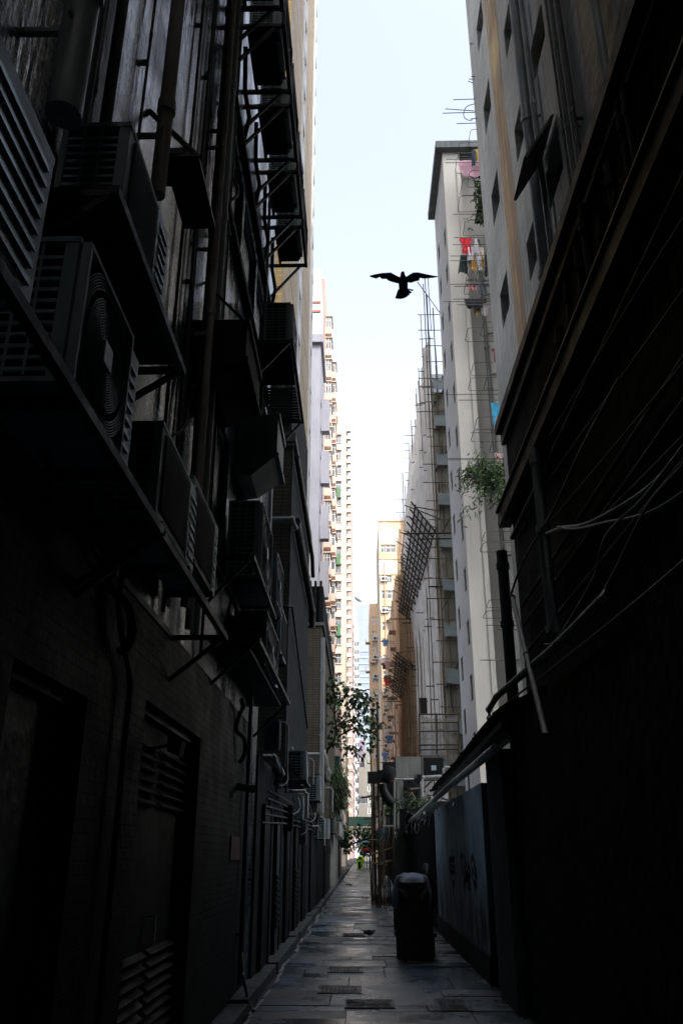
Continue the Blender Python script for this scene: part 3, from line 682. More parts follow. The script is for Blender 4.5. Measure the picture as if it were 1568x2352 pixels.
# strokes traced from the wall: vertical tag on the left, loops and scribbled letters on the right
def cd(x, y): return ((1500 + x * .3189) / 1.7417, (3400 + y * .3189) / 1.7417)
tags = [[(955, 0), (958, 110)], [(930, 108), (990, 100), (988, 135), (935, 140)], [(925, 150), (935, 260), (985, 270), (1000, 210), (940, 200)], [(945, 290), (960, 380), (1000, 420), (998, 290), (950, 270)], [(965, 420), (985, 540)], [(1000, 420), (980, 470)],
        [(1090, 60), (1072, 110), (1090, 230), (1125, 360), (1105, 480)], [(1090, 60), (1110, 100), (1118, 200)], [(1130, 80), (1140, 190), (1125, 250), (1155, 330), (1125, 390), (1140, 470)], [(1165, 170), (1190, 250), (1185, 330), (1150, 300), (1170, 180)], [(1150, 380), (1195, 420), (1200, 500)], [(1130, 330), (1195, 330)], [(1160, 350), (1175, 480), (1190, 470)],
        [(1222, 60), (1205, 150), (1215, 300), (1240, 420), (1262, 510)], [(1222, 60), (1245, 180), (1270, 300), (1262, 420)], [(1220, 240), (1270, 350)], [(1235, 120), (1250, 240)], [(1240, 400), (1280, 460)]]
mb = MB(); mb.keep = True
for s in tags:
    P_ = [g2(*cd(x, y)) for x, y in s]; 
    Q = []
    for i in range(len(P_) - 1):
        for tt in (0, .33, .66): Q.append((P_[i][0] + (P_[i + 1][0] - P_[i][0]) * tt + rnd.uniform(-.02, .02), P_[i][1] + (P_[i + 1][1] - P_[i][1]) * tt))
    Q.append(P_[-1]); stroke(mb, Q, .07)
mb.build('graffiti', m_ink, t)
def rwall(name, label, y0, y1, z1, x0=XG, m=m_dark2, cat='wall', corr=False, x1=None, z0=0):
    mb = MB(); x1 = x1 or XA + .1
    mb.box(x0, x1, y0, y1, z0, z1)
    if corr:
        y = y0 + .05
        while y < y1 - .1: mb.box(x0 - .035, x0 - .002, y, y + .07, z0 + .05, z1 - .05); y += .16
    o = mb.build(name, m); tag(o, label, cat); recentre(o); return o
m_pil = mat('grimy_pale_pillar', (.10, .125, .13), (.05, .06, .065), rough=.8, streak=.7, bump=.3, coarse=((.02, .02, .02), 4, .6, .7))
rwall('concrete_pillar', 'grimy pale pillar at the near end of the graffiti wall', 10.2, 11.45, 2.75, x0=1.66, m=m_pil, cat='pillar')
rwall('dark_wall', 'black recessed wall in the near right foreground', -29.9, 10.17, 3.0, x0=1.78)
rwall('dark_wall', 'short black wall between the pale pillar and the graffiti panel', 11.48, 12.26, 2.6, x0=1.80)
rwall('corrugated_hoarding', 'dark corrugated sheet hoarding beyond the graffiti wall', 20.45, 33, 2.5, corr=True)
rwall('corrugated_hoarding', 'darker far run of corrugated hoarding behind the bamboo poles', 33.1, 60, 2.4, corr=True, x0=1.72)
# corrugated awning over the graffiti wall
t = thing('corrugated_awning', 'dark corrugated awning sagging over the graffiti wall', 'awning', (1.7, 13, 3))
mb = MB(); y = 9.5; ze0 = wx(1130, 1650, 1.5); 
while y < 19.2:
    sag = .06 * math.sin((y - 9.5) * .9); z = 3.10 - .02 * (y - 9.5) + sag * .3
    mb.hexa([(1.58, y, z), (2.7, y, z + .5), (2.7, y + .07, z + .5), (1.58, y + .07, z), (1.58, y, z + .03), (2.7, y, z + .53), (2.7, y + .07, z + .53), (1.58, y + .07, z + .03)])
    mb.hexa([(1.59, y + .073, z - .02), (2.7, y + .073, z + .48), (2.7, y + .127, z + .48), (1.59, y + .127, z - .02), (1.59, y + .073, z + .0), (2.7, y + .073, z + .5), (2.7, y + .127, z + .5), (1.59, y + .127, z + .0)]); y += .13
mb.build('sheet', m_dark2, t)
mb = MB(); mb.bar((1.62, 9.5, 2.95), (1.62, 19.2, 2.78), .06)
for k in range(7): mb.bar((1.5, 9.9 + k * 1.5, 3.03 - .03 * k), (2.1, 9.9 + k * 1.5, 3.2 - .03 * k), .05)
mb.build('batten', m_blk, t)
# the long pipe running along the top of the right-hand wall
pts = [wx(1045, 1795, 1.58), wx(1010, 1826, 1.6), wx(960, 1870, 1.6), wx(907, 1915, 1.62)]
hpipe('long grey pipe with wrapped cables along the top of the right hand wall', [(1.58, 10, pts[0].z + .03)] + [tuple(q) for q in pts], .055, m_pipe)
mb = MB(); rnd = random.Random(8)
for k in range(26):
    y = 14 + k * 1.0 + rnd.uniform(-.3, .3); z = 2.52; q = [(1.56, y, z + .05)]
    for j in range(5): q.append((1.56 - .05 - rnd.uniform(0, .09), y + rnd.uniform(-.12, .12), z - .06 * (j + 1) * rnd.uniform(.6, 1.5)))
    mb.tube(q, .006, 5)
o = mb.build('loose_wires', m_pipel); tag(o, 'tangle of loose wire ends hanging under the long grey pipe', 'wires', kind='stuff'); recentre(o)
# bent black pipe at the far corner of the annex
a = wx(1240, 1560, 1.7); 
hpipe('bent black drainpipe sloping down from the end of the annex', [tuple(wx(q[0], q[1], 1.75)) for q in ((1400, 1360), (1280, 1480), (1140, 1600), (1122, 1630), (1124, 1650), (1150, 1652))], .04, m_piped)
# leaning pale rod
pa, pb = wx(1176, 1372, 1.86), wx(1252, 1688, 1.60)
t = thing('leaning_pole', 'pale steel pole tied at a slant below the annex corner', 'pole', tuple(pa))
mb = MB(); mb.tube([pa, pb], .027, 8); mb.build('shaft', m_pipel, t)
mb = MB(); mid = pa.lerp(pb, .5); mb.ell(pa, .04, .04, .04); mb.ell(mid, .035, .035, .035); mb.build('tie', m_blk, t)
# overhead cables drooping across the right
def cable(label, pts, r, m, X, group='cables drooping on the right'):
    P_ = [wx(a, b, X) for a, b in pts]; Q = []
    n = len(P_)
    for i in range(n - 1):
        p0, p1, p2, p3 = P_[max(0, i - 1)], P_[i], P_[i + 1], P_[min(n - 1, i + 2)]
        for s in range(6):
            u = s / 6; Q.append(.5 * ((2 * p1) + (p2 - p0) * u + (2 * p0 - 5 * p1 + 4 * p2 - p3) * u * u + (3 * p1 - p0 - 3 * p2 + p3) * u ** 3))
    Q.append(P_[-1]); mb = MB(); mb.tube(Q, r, 7); o = mb.build('cable', m); tag(o, label, 'cable', group); recentre(o)
m_cab = mat('dusty_pale_cable', (.20, .22, .23), (.12, .13, .14), rough=.5, bump=.05)
m_cabd = mat('dark_cable', (.05, .055, .06), (.03, .03, .03), rough=.5, bump=.05)
cable('thick pale cable sweeping down to the annex pipe', [(1700, 850), (1568, 1030), (1500, 1110), (1420, 1165), (1340, 1205), (1290, 1212), (1255, 1225)], .016, m_cab, 1.85)
cable('second pale cable just under the thickest one', [(1700, 1010), (1568, 1130), (1480, 1180), (1390, 1200), (1320, 1215), (1280, 1210)], .011, m_cab, 1.83)
cable('twisted pale cable falling to the lower bend', [(1640, 930), (1540, 1060), (1470, 1150), (1390, 1230), (1360, 1330), (1280, 1465), (1250, 1480)], .009, m_cab, 1.8)
cable('cable looping beside the twisted one', [(1690, 930), (1560, 1075), (1480, 1170), (1400, 1330), (1330, 1440), (1265, 1490)], .008, m_cab, 1.78)
cable('dark cable hanging lowest over the black wall', [(1690, 1180), (1568, 1290), (1450, 1390), (1350, 1470), (1235, 1560), (1130, 1640)], .012, m_cabd, 1.74)
cable('dark cable running up from the annex corner', [(1165, 1390), (1200, 1290), (1265, 1180), (1330, 1040), (1420, 870)], .014, m_cabd, 1.9)
for k in range(0, 7, 2):
    cable('thin dark conduit line on the wall of the annex', [(1700 - k * 6, 300 + k * 100), (1480, 640 + k * 75), (1262 - k * 4, 1000 + k * 55)], .008, m_cabd, 1.98, 'thin conduit lines on the annex')

# ---- R3: pale grey block with laundry racks
Y3 = 41.0; X3a = wy(1031, 632, Y3).x
X3a = (wy(1031, 632, Y3).x + wy(1064, 1132, Y3).x) / 2
X3f = 47.0
z3t = wy(1040, 350, Y3).z; X3b = wy(1092, 900, Y3).x
h3 = [(41.8, 42.7, z, z + 1.3) for z in [3 + 2.85 * k for k in range(13)]] + [(45.2, 46.1, z, z + 1.3) for z in [1.8 + 2.85 * k for k in range(14)]]
t_R3 = building('laundry_block', 'pale grey block with tiny side windows and laundry racks, behind the stucco tower', 'building', X3a, X3b, Y3, X3f, 0, z3t, m_r3, xh=h3, side=-1, depth=.1, win=dict(frame=m_framed, glass=mat('unlit_window_glass', (.03, .04, .045), rough=.5, bump=0), nv=1, fw=.04))
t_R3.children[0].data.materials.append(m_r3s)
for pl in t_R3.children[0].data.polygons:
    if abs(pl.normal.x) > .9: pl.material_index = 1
mb = MB(); mb.box(X3a - .45, X3b + 2.5, Y3 - .45, X3f + .2, z3t + .003, z3t + .55); mb.build('roof_parapet', mat('weathered_dark_parapet', (.13, .15, .16), (.08, .09, .10), rough=.85, streak=.6, bump=.2), t_R3)
XB = wy(1150, 900, 42.5).x + .9
mb = MB(); mb.box(X3b + .003, XB + 8, 42.6, X3f, 0, z3t); mb.box(XB, XB + 8, 37, 42.597, 0, z3t - .3); mb.build('recessed_wall', m_r3, t_R3)
mb = MB(); mb.box(X3b - .25, X3b - .003, Y3 - .12, Y3 - .003, 0, z3t - 1.6); mb.build('edge_pilaster', m_r3, t_R3)
xp = wy(1125, 900, 42.4).x
t = thing('drainpipe', 'white branching drainpipe in the recess of the laundry block', 'pipe', (xp, 42.4, 0))
mb = MB(); mb.tube([(xp, 42.4, 0), (xp, 42.4, z3t - 6)], .11, 10)
for k in range(12): z = 4 + 2.85 * k; mb.tube([(xp, 42.4, z), (xp, 42.4, z + .15)], .15, 10)
mb.build('pipe', m_concl, t)
for k in range(11): 
    z = 5 + 2.85 * k; mb = MB(); mb.tube([(xp, 42.4, z), (xp + .9, 42.4, z + .25), (xp + 1.1, 42.4, z + .7)], .06, 8); mb.build('branch', m_concl, t)
# racks: (tip px, py of the upper bar)
GR = 'laundry racks on the pale grey block'
racks = [(1074, 337), (1050, 366), (1044, 398), (1072, 430), (1056, 449), (1050, 487), (1062, 542), (1060, 582), (1069, 645), (1091, 647), (1064, 676), (1067, 785), (1101, 772), (1080, 863), (1074, 897), (1109, 897), (1088, 986), (1080, 1015), (1122, 1040), (1101, 1105), (1096, 1120), (1105, 1243), (1100, 1268), (1115, 1395), (1107, 1420), (1150, 1360)]
rnd = random.Random(21)
for k, (px, py) in enumerate(racks):
    yy = rnd.uniform(38.2, 39.6); q = wy(px, py, yy + 1.35)
    rack((q.x, yy, q.z), XB, 1.35, 'U-shaped steel laundry rack jutting from the recess of the pale grey block', GR)
for k, (px0, px1, py) in enumerate(((1024, 1110, 366), (1022, 1090, 374), (1045, 1110, 352), (1040, 1125, 492), (1042, 1120, 546), (1039, 1125, 562), (1032, 1100, 588), (1032, 1100, 599), (1032, 1140, 653), (1043, 1110, 658), (1040, 1140, 687), (1016, 1150, 693), (1049, 1130, 700), (1027, 1150, 906), (1053, 1150, 919), (1026, 1150, 1053), (1028, 1145, 1056), (1116, 1170, 1436), (1102, 1170, 1516), (1140, 1175, 1446), (1080, 1150, 994))):
    a = wy(px0, py, 39.3 + .05 * (k % 5)); mb = MB(); mb.tube([a, (XB, a.y, a.z - .03)], .022, 6)
    o = mb.build('clothes_pole', m_pole); tag(o, 'long thin clothes pole laid across the racks of the pale grey block', 'pole', 'clothes poles on the pale grey block'); recentre(o)
# washing
def cloth_mat(nm, c): return mat(nm, c, tuple(x * .7 for x in c), rough=.9, bump=.2, bs=8, ns=3)
def garment(label, kind, px, py, w_, h_, m, Y=39.5, seed=0, name='garment', cat='laundry'):
    """px, py = middle of the hanging edge; sizes in metres; cloth with vertical folds"""
    c = wy(px, py, Y); mb = MB(); mb.keep = True; rn = random.Random(seed)
    nx_, nz_ = 14, 10
    def halfw(v):
        if kind == 'shirt': return (.5 if v < .3 else .33) * (1 - .15 * (v < .06))
        if kind == 'trousers': return .34 + .06 * v
        if kind == 'cone': return .14 + .36 * v
        if kind == 'drape': return .5 - .1 * v * v
        return .5 - .03 * v
    g = [[None] * (nx_ + 1) for _ in range(nz_ + 1)]
    ph = rn.uniform(0, 6); sk_ = rn.uniform(-.12, .12)
    for j in range(nz_ + 1):
        v = j / nz_
        for i in range(nx_ + 1):
            u = i / nx_ * 2 - 1; x = c.x + u * halfw(v) * w_ + sk_ * v * h_ * .5
            d = .05 * math.sin(u * 7 + ph) * (.3 + v) + .02 * math.sin(u * 17 + ph * 2)
            bot = 1 - (.12 * (u * u) if kind == 'drape' else .05 * math.sin(u * 5 + ph))
            if kind == 'trousers' and abs(u) < .12 and v > .35: z = c.z - h_ * .36
            else: z = c.z - v * h_ * bot
            g[j][i] = mb.bm.verts.new((x, c.y + d, z))
    for j in range(nz_):
        for i in range(nx_):
            f = mb.face([g[j][i], g[j][i + 1], g[j + 1][i + 1], g[j + 1][i]])
            if f: f.smooth = True
    o = mb.build(name, m); tag(o, label, cat); recentre(o); return o
garment('large pink sheet draped over the topmost racks', 'drape', 1083, 368, 1.75, 1.35, cloth_mat('pink_cotton', (.62, .38, .48)), seed=1, name='bed_sheet')
garment('black cloth hanging just under the pink sheet', 'drape', 1096, 397, 1.2, .45, cloth_mat('black_cotton', (.02, .02, .03)), Y=39.8, seed=2, name='cloth')
garment('mustard yellow shirt on the top rack', 'shirt', 1098, 343, .65, .9, cloth_mat('mustard_cotton', (.42, .28, .06)), Y=39.0, seed=3, name='shirt')
garment('narrow navy trousers hanging beside the mustard shirt', 'strip', 1087, 345, .28, 1.25, cloth_mat('navy_cotton', (.03, .06, .10)), Y=38.8, seed=4, name='trousers')
garment('bright red T-shirt on the second group of racks', 'shirt', 1068, 546, .75, 1.2, cloth_mat('red_cotton', (.62, .02, .04)), seed=5, name='t_shirt')
garment('white shirt folded over a pole to the right of the red T-shirt', 'cone', 1092, 548, .45, 1.1, cloth_mat('white_cotton', (.62, .62, .64)), seed=6, name='shirt')
garment('white vest hanging below the red T-shirt', 'shirt', 1080, 568, .62, .95, cloth_mat('white_cotton_vest', (.6, .6, .68)), seed=7, name='vest')
garment('cream top right of the white vest', 'strip', 1098, 568, .6, .7, cloth_mat('cream_cotton', (.58, .5, .42)), Y=39.7, seed=8, name='top')
garment('dark green jacket, leftmost of the lower row of washing', 'cone', 1060, 585, .55, 1.3, cloth_mat('dark_green_cotton', (.015, .035, .035)), seed=9, name='jacket')
garment('black stocking beside the dark green jacket', 'strip', 1067, 585, .18, 1.4, cloth_mat('black_knit', (.015, .02, .025)), seed=10, name='stocking')
garment('light grey shirt in the middle of the lower row of washing', 'shirt', 1075, 586, .5, 1.35, cloth_mat('grey_cotton', (.42, .42, .42)), Y=39.7, seed=11, name='shirt')
garment('yellow and red cloth in the lower row of washing', 'cone', 1085, 588, .4, 1.0, cloth_mat('amber_cotton', (.55, .3, .05)), seed=12, name='cloth')
garment('pale towel right of the yellow cloth', 'strip', 1098, 585, .3, 1.15, cloth_mat('pale_towel', (.5, .52, .55)), seed=13, name='towel')
garment('amber scarf near the pipe in the lower row of washing', 'cone', 1106, 586, .22, .95, cloth_mat('amber_scarf', (.5, .3, .04)), seed=14, name='scarf')
garment('long black trousers by the edge of the stucco tower', 'trousers', 1118, 584, .4, 1.6, cloth_mat('black_denim', (.015, .018, .025)), seed=15, name='trousers')
garment('crimson top half hidden by the stucco tower', 'strip', 1127, 583, .3, 1.0, cloth_mat('crimson_cotton', (.42, .02, .06)), seed=16, name='top')
garment('olive shirt half hidden by the stucco tower', 'shirt', 1124, 548, .5, .9, cloth_mat('olive_cotton', (.12, .11, .05)), Y=39.8, seed=17, name='shirt')
garment('slate grey trousers laid over the third group of racks', 'strip', 1100, 651, 1.6, .2, cloth_mat('slate_cotton', (.06, .08, .10)), seed=18, name='trousers')
garment('slate grey T-shirt on the third group of racks', 'shirt', 1105, 652, .75, .75, cloth_mat('slate_jersey', (.07, .085, .10)), seed=19, name='t_shirt')
garment('small white and red patterned cloth left of the slate T-shirt', 'strip', 1084, 653, .5, .4, cloth_mat('red_white_print', (.5, .2, .22)), seed=20, name='cloth')
garment('black bag-like cloth sagging from the fourth rack', 'drape', 1091, 685, 1.3, .75, cloth_mat('black_nylon', (.01, .013, .018)), seed=21, name='cloth')
garment('ochre towel below the sagging black cloth', 'strip', 1095, 699, .4, .75, cloth_mat('ochre_towel', (.32, .27, .1)), Y=39.7, seed=22, name='towel')
garment('grey vest right of the ochre towel', 'shirt', 1110, 697, .5, .85, cloth_mat('dove_cotton', (.42, .4, .42)), seed=23, name='vest')
garment('bright blue patterned towel partly hidden by the annex', 'strip', 1143, 925, .8, 1.6, mat('blue_print_towel', (.03, .33, .55), (.03, .28, .5), rough=.9, coarse=((.65, .25, .2), 4.5, .58, .62), bump=.1), seed=24, name='towel')
garment('pink cloth hanging at the edge of the annex', 'strip', 1143, 1040, .4, .9, cloth_mat('rose_cotton', (.55, .4, .42)), seed=25, name='cloth')
garment('dark red blouse at the edge of the stucco tower', 'shirt', 1140, 800, .6, .9, cloth_mat('maroon_cotton', (.16, .05, .07)), seed=26, name='blouse')

# foliage
m_leafd = mat('dark_leaf', (.035, .07, .03), (.02, .045, .02), rough=.5, bump=0, ns=4)
m_leafl = mat('light_leaf', (.09, .16, .04), (.05, .11, .03), rough=.5, bump=0, ns=4)
m_bark = mat('dark_bark', (.05, .04, .03), (.03, .025, .02), rough=.9, bump=.4)
def leaf(mb, p, d, L_, w_, rn, droop=.3):
    d = d.normalized(); s = d.cross(Vector((rn.uniform(-1, 1), rn.uniform(-1, 1), rn.uniform(-.3, 1)))).normalized() * w_ / 2
    m1 = p + d * L_ * .35 + Vector((0, 0, -droop * L_ * .1)); m2 = p + d * L_ * .7 + Vector((0, 0, -droop * L_ * .3)); e = p + d * L_ + Vector((0, 0, -droop * L_ * .6))
    mb.poly([p, m1 + s, m2 + s * .8, e, m2 - s * .8, m1 - s])
def bush(name, label, cat, cen, rad, n, L_, w_, seed, mats=None, stems=8, droop=.6):
    t = thing(name, label, cat, tuple(cen)); rn = random.Random(seed); mb = MB(); mb.keep = True; st = MB()
    base = Vector(cen) + Vector((rad[0] * .6, 0, 0)) if cen[0] > 0 else Vector(cen) - Vector((rad[0] * .6, 0, 0))
    for k in range(stems):
        d = Vector((rn.uniform(-1, 1) * rad[0], rn.uniform(-1, 1) * rad[1], rn.uniform(-1, 1) * rad[2])); tip = Vector(cen) + d * rn.uniform(.6, 1.15)
        mid = base.lerp(tip, .5) + Vector((0, 0, rad[2] * .35)); st.tube([base, mid, tip], [.012, .008, .004], 5)
        for j in range(n // stems):
            u = rn.uniform(.2, 1.0); q = base.lerp(mid, u * 2) if u < .5 else mid.lerp(tip, u * 2 - 1)
            q = q + Vector((rn.gauss(0, 1) * rad[0], rn.gauss(0, 1) * rad[1], rn.gauss(0, 1) * rad[2])) * .16
            mb.mi = 0 if rn.random() < .65 else 1
            leaf(mb, q, Vector((rn.uniform(-1, 1), rn.uniform(-1, 1), rn.uniform(-.8, .5))), L_ * rn.uniform(.6, 1.2), w_, rn, droop)
    mb.build('foliage', mats or [m_leafd, m_leafl], t); st.build('stems', m_bark, t); return t
c = wy(1110, 1120, 38.5); bush('balcony_shrub', 'large dark shrub sprouting from the recess of the pale grey block', 'plant', c, (1.3, .8, 1.7), 1600, .34, .07, 5, stems=24)
c = wy(1088, 1085, 38.3); bush('balcony_shrub', 'loose bamboo-like spray left of the large dark shrub', 'plant', c, (.8, .5, 1.2), 220, .36, .05, 6, stems=11)
c = wy(1099, 450, 39.5); bush('hanging_plant', 'potted greenery trailing from the upper racks', 'plant', c, (.5, .5, 1.1), 520, .2, .1, 7, stems=12)
c = wy(1095, 500, 39.5); bush('hanging_plant', 'thin trailing creeper below the upper greenery', 'plant', c, (.8, .5, .9), 110, .2, .08, 8, stems=9)
c = wy(1108, 388, 39.8); bush('hanging_plant', 'small leafy plant right beside the pink sheet', 'plant', c, (.35, .4, .6), 220, .2, .1, 9, stems=6)
t = thing('plant_cage', 'dark balcony cage crowded with plants on the pale grey block', 'balcony cage', tuple(wy(1100, 440, 40.5)))
mb = MB(); a = wy(1087, 425, 40.2); b = wy(1125, 478, 40.2)
for k in range(12): x = a.x + (XB - a.x) * k / 11; mb.bar((x, 39.9, b.z), (x, 39.9, a.z), .03)
mb.bar((a.x, 39.9, b.z), (XB, 39.9, b.z), .05); mb.bar((a.x, 39.9, a.z), (XB, 39.9, a.z), .05); mb.build('bars', m_blk, t)
mb = MB(); mb.box(a.x + .1, XB, 39.97, 41.5, b.z - .05, b.z); mb.box(a.x + .5, XB, 40.5, 41.5, b.z + .003, a.z - .1); mb.build('floor', m_dark2, t)
# ================================================================== R4: building wrapped in bamboo scaffolding and nets
Y4 = 50.0; X4r = 5.4
m_bam = mat('weathered_bamboo', (.16, .12, .07), (.09, .07, .045), rough=.7, bump=.1, bs=20, ns=3)
m_bamd = mat('dark_bamboo', (.05, .042, .035), (.03, .026, .022), rough=.75, bump=.1)
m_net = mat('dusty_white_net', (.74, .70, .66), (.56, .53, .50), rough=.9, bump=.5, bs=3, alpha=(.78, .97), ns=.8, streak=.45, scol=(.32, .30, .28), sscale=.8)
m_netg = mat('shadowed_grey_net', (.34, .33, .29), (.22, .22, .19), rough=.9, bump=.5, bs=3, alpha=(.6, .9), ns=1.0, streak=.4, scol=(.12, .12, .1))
m_tarp = mat('pale_blue_tarp', (.20, .25, .26), (.15, .19, .20), rough=.55, bump=.3, bs=4, alpha=.9)
m_beh = mat('brown_shaded_wall', (.13, .12, .09), (.09, .085, .065), rough=.9, streak=.4)
zt4 = wy(1000, 760, Y4).z; xr4 = X3a + 4
hs = [(X4r + .7 + 1.6 * i, X4r + 1.6 + 1.6 * i, z, z + 1.4) for z in [3 + 2.9 * k for k in range(11)] for i in range(2)]
t_R4 = building('scaffolded_building', 'building wrapped in pale netting and bamboo, right of the sky gap', 'building', X4r, xr4 + 4, Y4 + 1.4, 73, 0, zt4 - 4.5, m_beh, side=-1, yh=hs, win=dict(frame=m_framed, glass=m_glass), depth=.2)
t = thing('bamboo_scaffolding', 'tall bamboo scaffolding with nets around the shrouded building', 'scaffolding', (4.6, Y4, 0))
rnd = random.Random(5)
xo = wy(1003, 1200, Y4).x
def pole(par, a, b, r=.045, m=None, name='bamboo_pole'):
    a, b = Vector(a), Vector(b); mb = MB(); L_ = (b - a).length; n_ = max(2, int(L_ / 2.2)); pts = []; rr = []
    for i in range(n_ + 1):
        q = a.lerp(b, i / n_) + Vector((rnd.uniform(-1, 1), rnd.uniform(-1, 1), 0)) * .02; pts.append(q); rr.append(r * rnd.uniform(.85, 1.1))
    mb.tube(pts, rr, 6); return mb.build(name, m or m_bam, par)
# front standards and ledgers
for x, top in ((xo, 3.2), (xo + .45, 2.0), (xo + 1.5, 4.0), (xo + 2.2, 1.5)):
    pole(t, (x, Y4, 0), (x + rnd.uniform(-.1, .1), Y4 + .05, zt4 + top), .055 if x == xo else .04, m_bam)
for k in range(27):
    z = 3.0 + k * 1.33
    if z > zt4 + 3: break
    pole(t, (xo - rnd.uniform(.2, 1.1), Y4 - .08, z), (xo + rnd.uniform(2.2, 3.2), Y4 - .06, z + rnd.uniform(-.05, .05)), .035, m_bam, 'ledger')
for k in range(6): 
    z = 6 + 4.8 * k; pole(t, (xo + .1, Y4 + .1, z), (xo + 2.4, Y4 + .15, z + 4.2), .03, m_bamd, 'brace')
# inner clutter of poles behind the front net
for k in range(40): x = xo + rnd.uniform(.2, 2.8); z = rnd.uniform(0, zt4 - 8); pole(t, (x, Y4 + rnd.uniform(-.05, .5), z), (x + rnd.uniform(-.3, .3), Y4 + rnd.uniform(.4, 1.2), z + rnd.uniform(6, 12)), .035, m_bamd)
# side standards stepping back, poking above the net
for k in range(14):
    y = Y4 + 1.6 * k; pole(t, (xo - .05, y, 0), (xo - rnd.uniform(0, .25), y, zt4 + rnd.uniform(.5, 4.5) * (1 - k / 30)), .035, m_bam)
# stubs of ties piercing the side net
for k in range(90):
    y = Y4 + rnd.choice([.2, 2.5, 5, 8, 11, 15, 19]) + rnd.uniform(-.2, .2); z = 2.5 + 1.33 * rnd.randint(0, 25)
    if z < zt4: pole(t, (xo - rnd.uniform(.25, .8), y, z), (xo + .4, y, z), .035, m_bamd, 'tie_stub')
for pyk in (1513 , 1586, 1654, 1725, 1860, 1935):
    z = wy(930, (1100 + (pyk) * .425) / 1.7417, 72).z; pole(t, (wy((1550 + 150 * .425) / 1.7417, 1000, 72).x, 72, z), (xo, 72, z), .03, m_bamd, 'tie_stub')
pole(t, wy(958, 648, Y4), wy(1018, 730, Y4), .035, m_bamd, 'brace'); pole(t, wy(975, 640, Y4), wy(985, 780, Y4), .035, m_bamd); pole(t, wy(982, 640, Y4), wy(990, 760, Y4), .03, m_bamd)
# nets
def net(name, f, nu, nv, m, par):
    mb = MB(); mb.keep = True; g = [[mb.bm.verts.new(f(i / nu, j / nv)) for i in range(nu + 1)] for j in range(nv + 1)]
    for j in range(nv):
        for i in range(nu):
            q = mb.face([g[j][i], g[j][i + 1], g[j + 1][i + 1], g[j + 1][i]]); q.smooth = True
    return mb.build(name, m, par)
def f_side(u, v):
    y = Y4 + .2 + u * 22; z = 2.2 + v * (zt4 - 2.4 - 1.5 * (1 - u) * 0)
    d = .55 * abs(math.sin(y * 1.15)) ** .6 + .16 * noise.noise(Vector((y * 1.3, z * .12, 0))) + .10 * noise.noise(Vector((y * 4.2, z * .1, 5)))
    bell = .9 * max(0, (.12 - v) / .12) ** 2
    return (xo - .25 + d * .8 - bell - (.9 * max(0, 1 - abs(v - .72) / .28) * u), y, z)
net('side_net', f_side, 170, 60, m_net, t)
def f_front(u, v):
    x = xo + .02 + u * 3.3; z = 4.5 + v * (zt4 - 8)
    return (x, Y4 + .12 + .10 * noise.noise(Vector((x * 2.5, z * .3, 1))), z)
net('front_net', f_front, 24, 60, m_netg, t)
for k in range(10):      # pale tarpaulins over each working level
    z = 5.2 + 2.9 * k
    net('tarpaulin', lambda u, v, z=z: (xo + .15 + u * 2.9, Y4 - .02 + .05 * math.sin(u * 9 + z) - .25 * (1 - v), z + v * .95 - .08 * math.sin(u * 3.1)), 10, 5, m_tarp, t)
    mb = MB(); mb.box(xo + .1, xo + 3.2, Y4 + .15, Y4 + 1.3, z - .1, z - .05); mb.build('platform', m_bamd, t)
# low front enclosure with sagging net
t2 = thing('net_enclosure', 'sagging white net on a bamboo frame at the foot of the scaffolding', 'scaffolding', tuple(wy(1005, 1740, 46)))
A, B_, C_ = wy(962, 1641, 46), wy(1052, 1640, 46), wy(960, 1735, 46)
for pyy in (1641, 1660, 1680, 1711, 1722): a, b = wy(960, pyy, 46), wy(1053, pyy - 1, 46); pole(t2, a, b, .045, m_bam if pyy < 1700 else m_pole, 'ledger')
for pxx in (963, 1003, 1052): pole(t2, wy(pxx, 1638, 46.05), wy(pxx, 1745, 46.05), .05, m_bam)
net('net', lambda u, v: (A.x + (B_.x - A.x) * u, 46.15 + .15 * noise.noise(Vector((u * 6, v * 5, 2))), C_.z - 1 + v * (A.z - C_.z + 1) - .2 * math.sin(u * 3.1) * v), 24, 16, mat('thin_white_net', (.5, .5, .48), rough=.9, alpha=(.35, .75), bump=.3), t2)
a, b = wy(963, 1603, 49.6), wy(981, 1641, 49.6)
mb = MB(); mb.box(a.x, b.x, 49.55, 49.75, b.z, a.z); o = mb.build('black_board', m_blk); tag(o, 'plain black board set in the scaffold net', 'board'); recentre(o)
# catch fans
def fan(label, P_, nu, nv, r, m=m_bamd):
    t = thing('catch_fan', label, 'catch fan', tuple(P_[0]))
    TL, TR, BR, BL = map(Vector, P_)
    q = lambda u, v: (TL.lerp(TR, u)).lerp(BL.lerp(BR, u), v)
    for i in range(nu + 1): u = i / nu; pole(t, q(u, -.01), q(u, 1.01), r, m, 'long_pole')
    for j in range(nv + 1): v = j / nv; pole(t, q(-.12 - .25 * rnd.random(), v), q(1.05, v + rnd.uniform(-.01, .01)), r, m, 'cross_pole')
    net('net', lambda u, v: q(u, v) + Vector((.03 * math.sin(u * 9), 0, +.16 + .05 * noise.noise(Vector((u * 5, v * 9, 0))))), 8, 20, mat('grey_fan_net', (.62, .63, .64), rough=.9, alpha=.6, bump=.2), t)
    for v in (0, .5, 1): pole(t, q(0, v), Vector((q(1, v).x + .3, q(1, v).y, q(1, v).z + 1.4)), r * .7, m, 'tie')
    for v in (0, 1): a = q(1.25, v); pole(t, (xo - 2.3, a.y - .1, a.z + .25), (xo + 2, a.y - .1, a.z + .3), r, m, 'ledger'); pole(t, (xo - 1.2, a.y - .2, a.z - .15), (xo + 2, a.y - .2, a.z - .1), r, m, 'ledger')
    return t
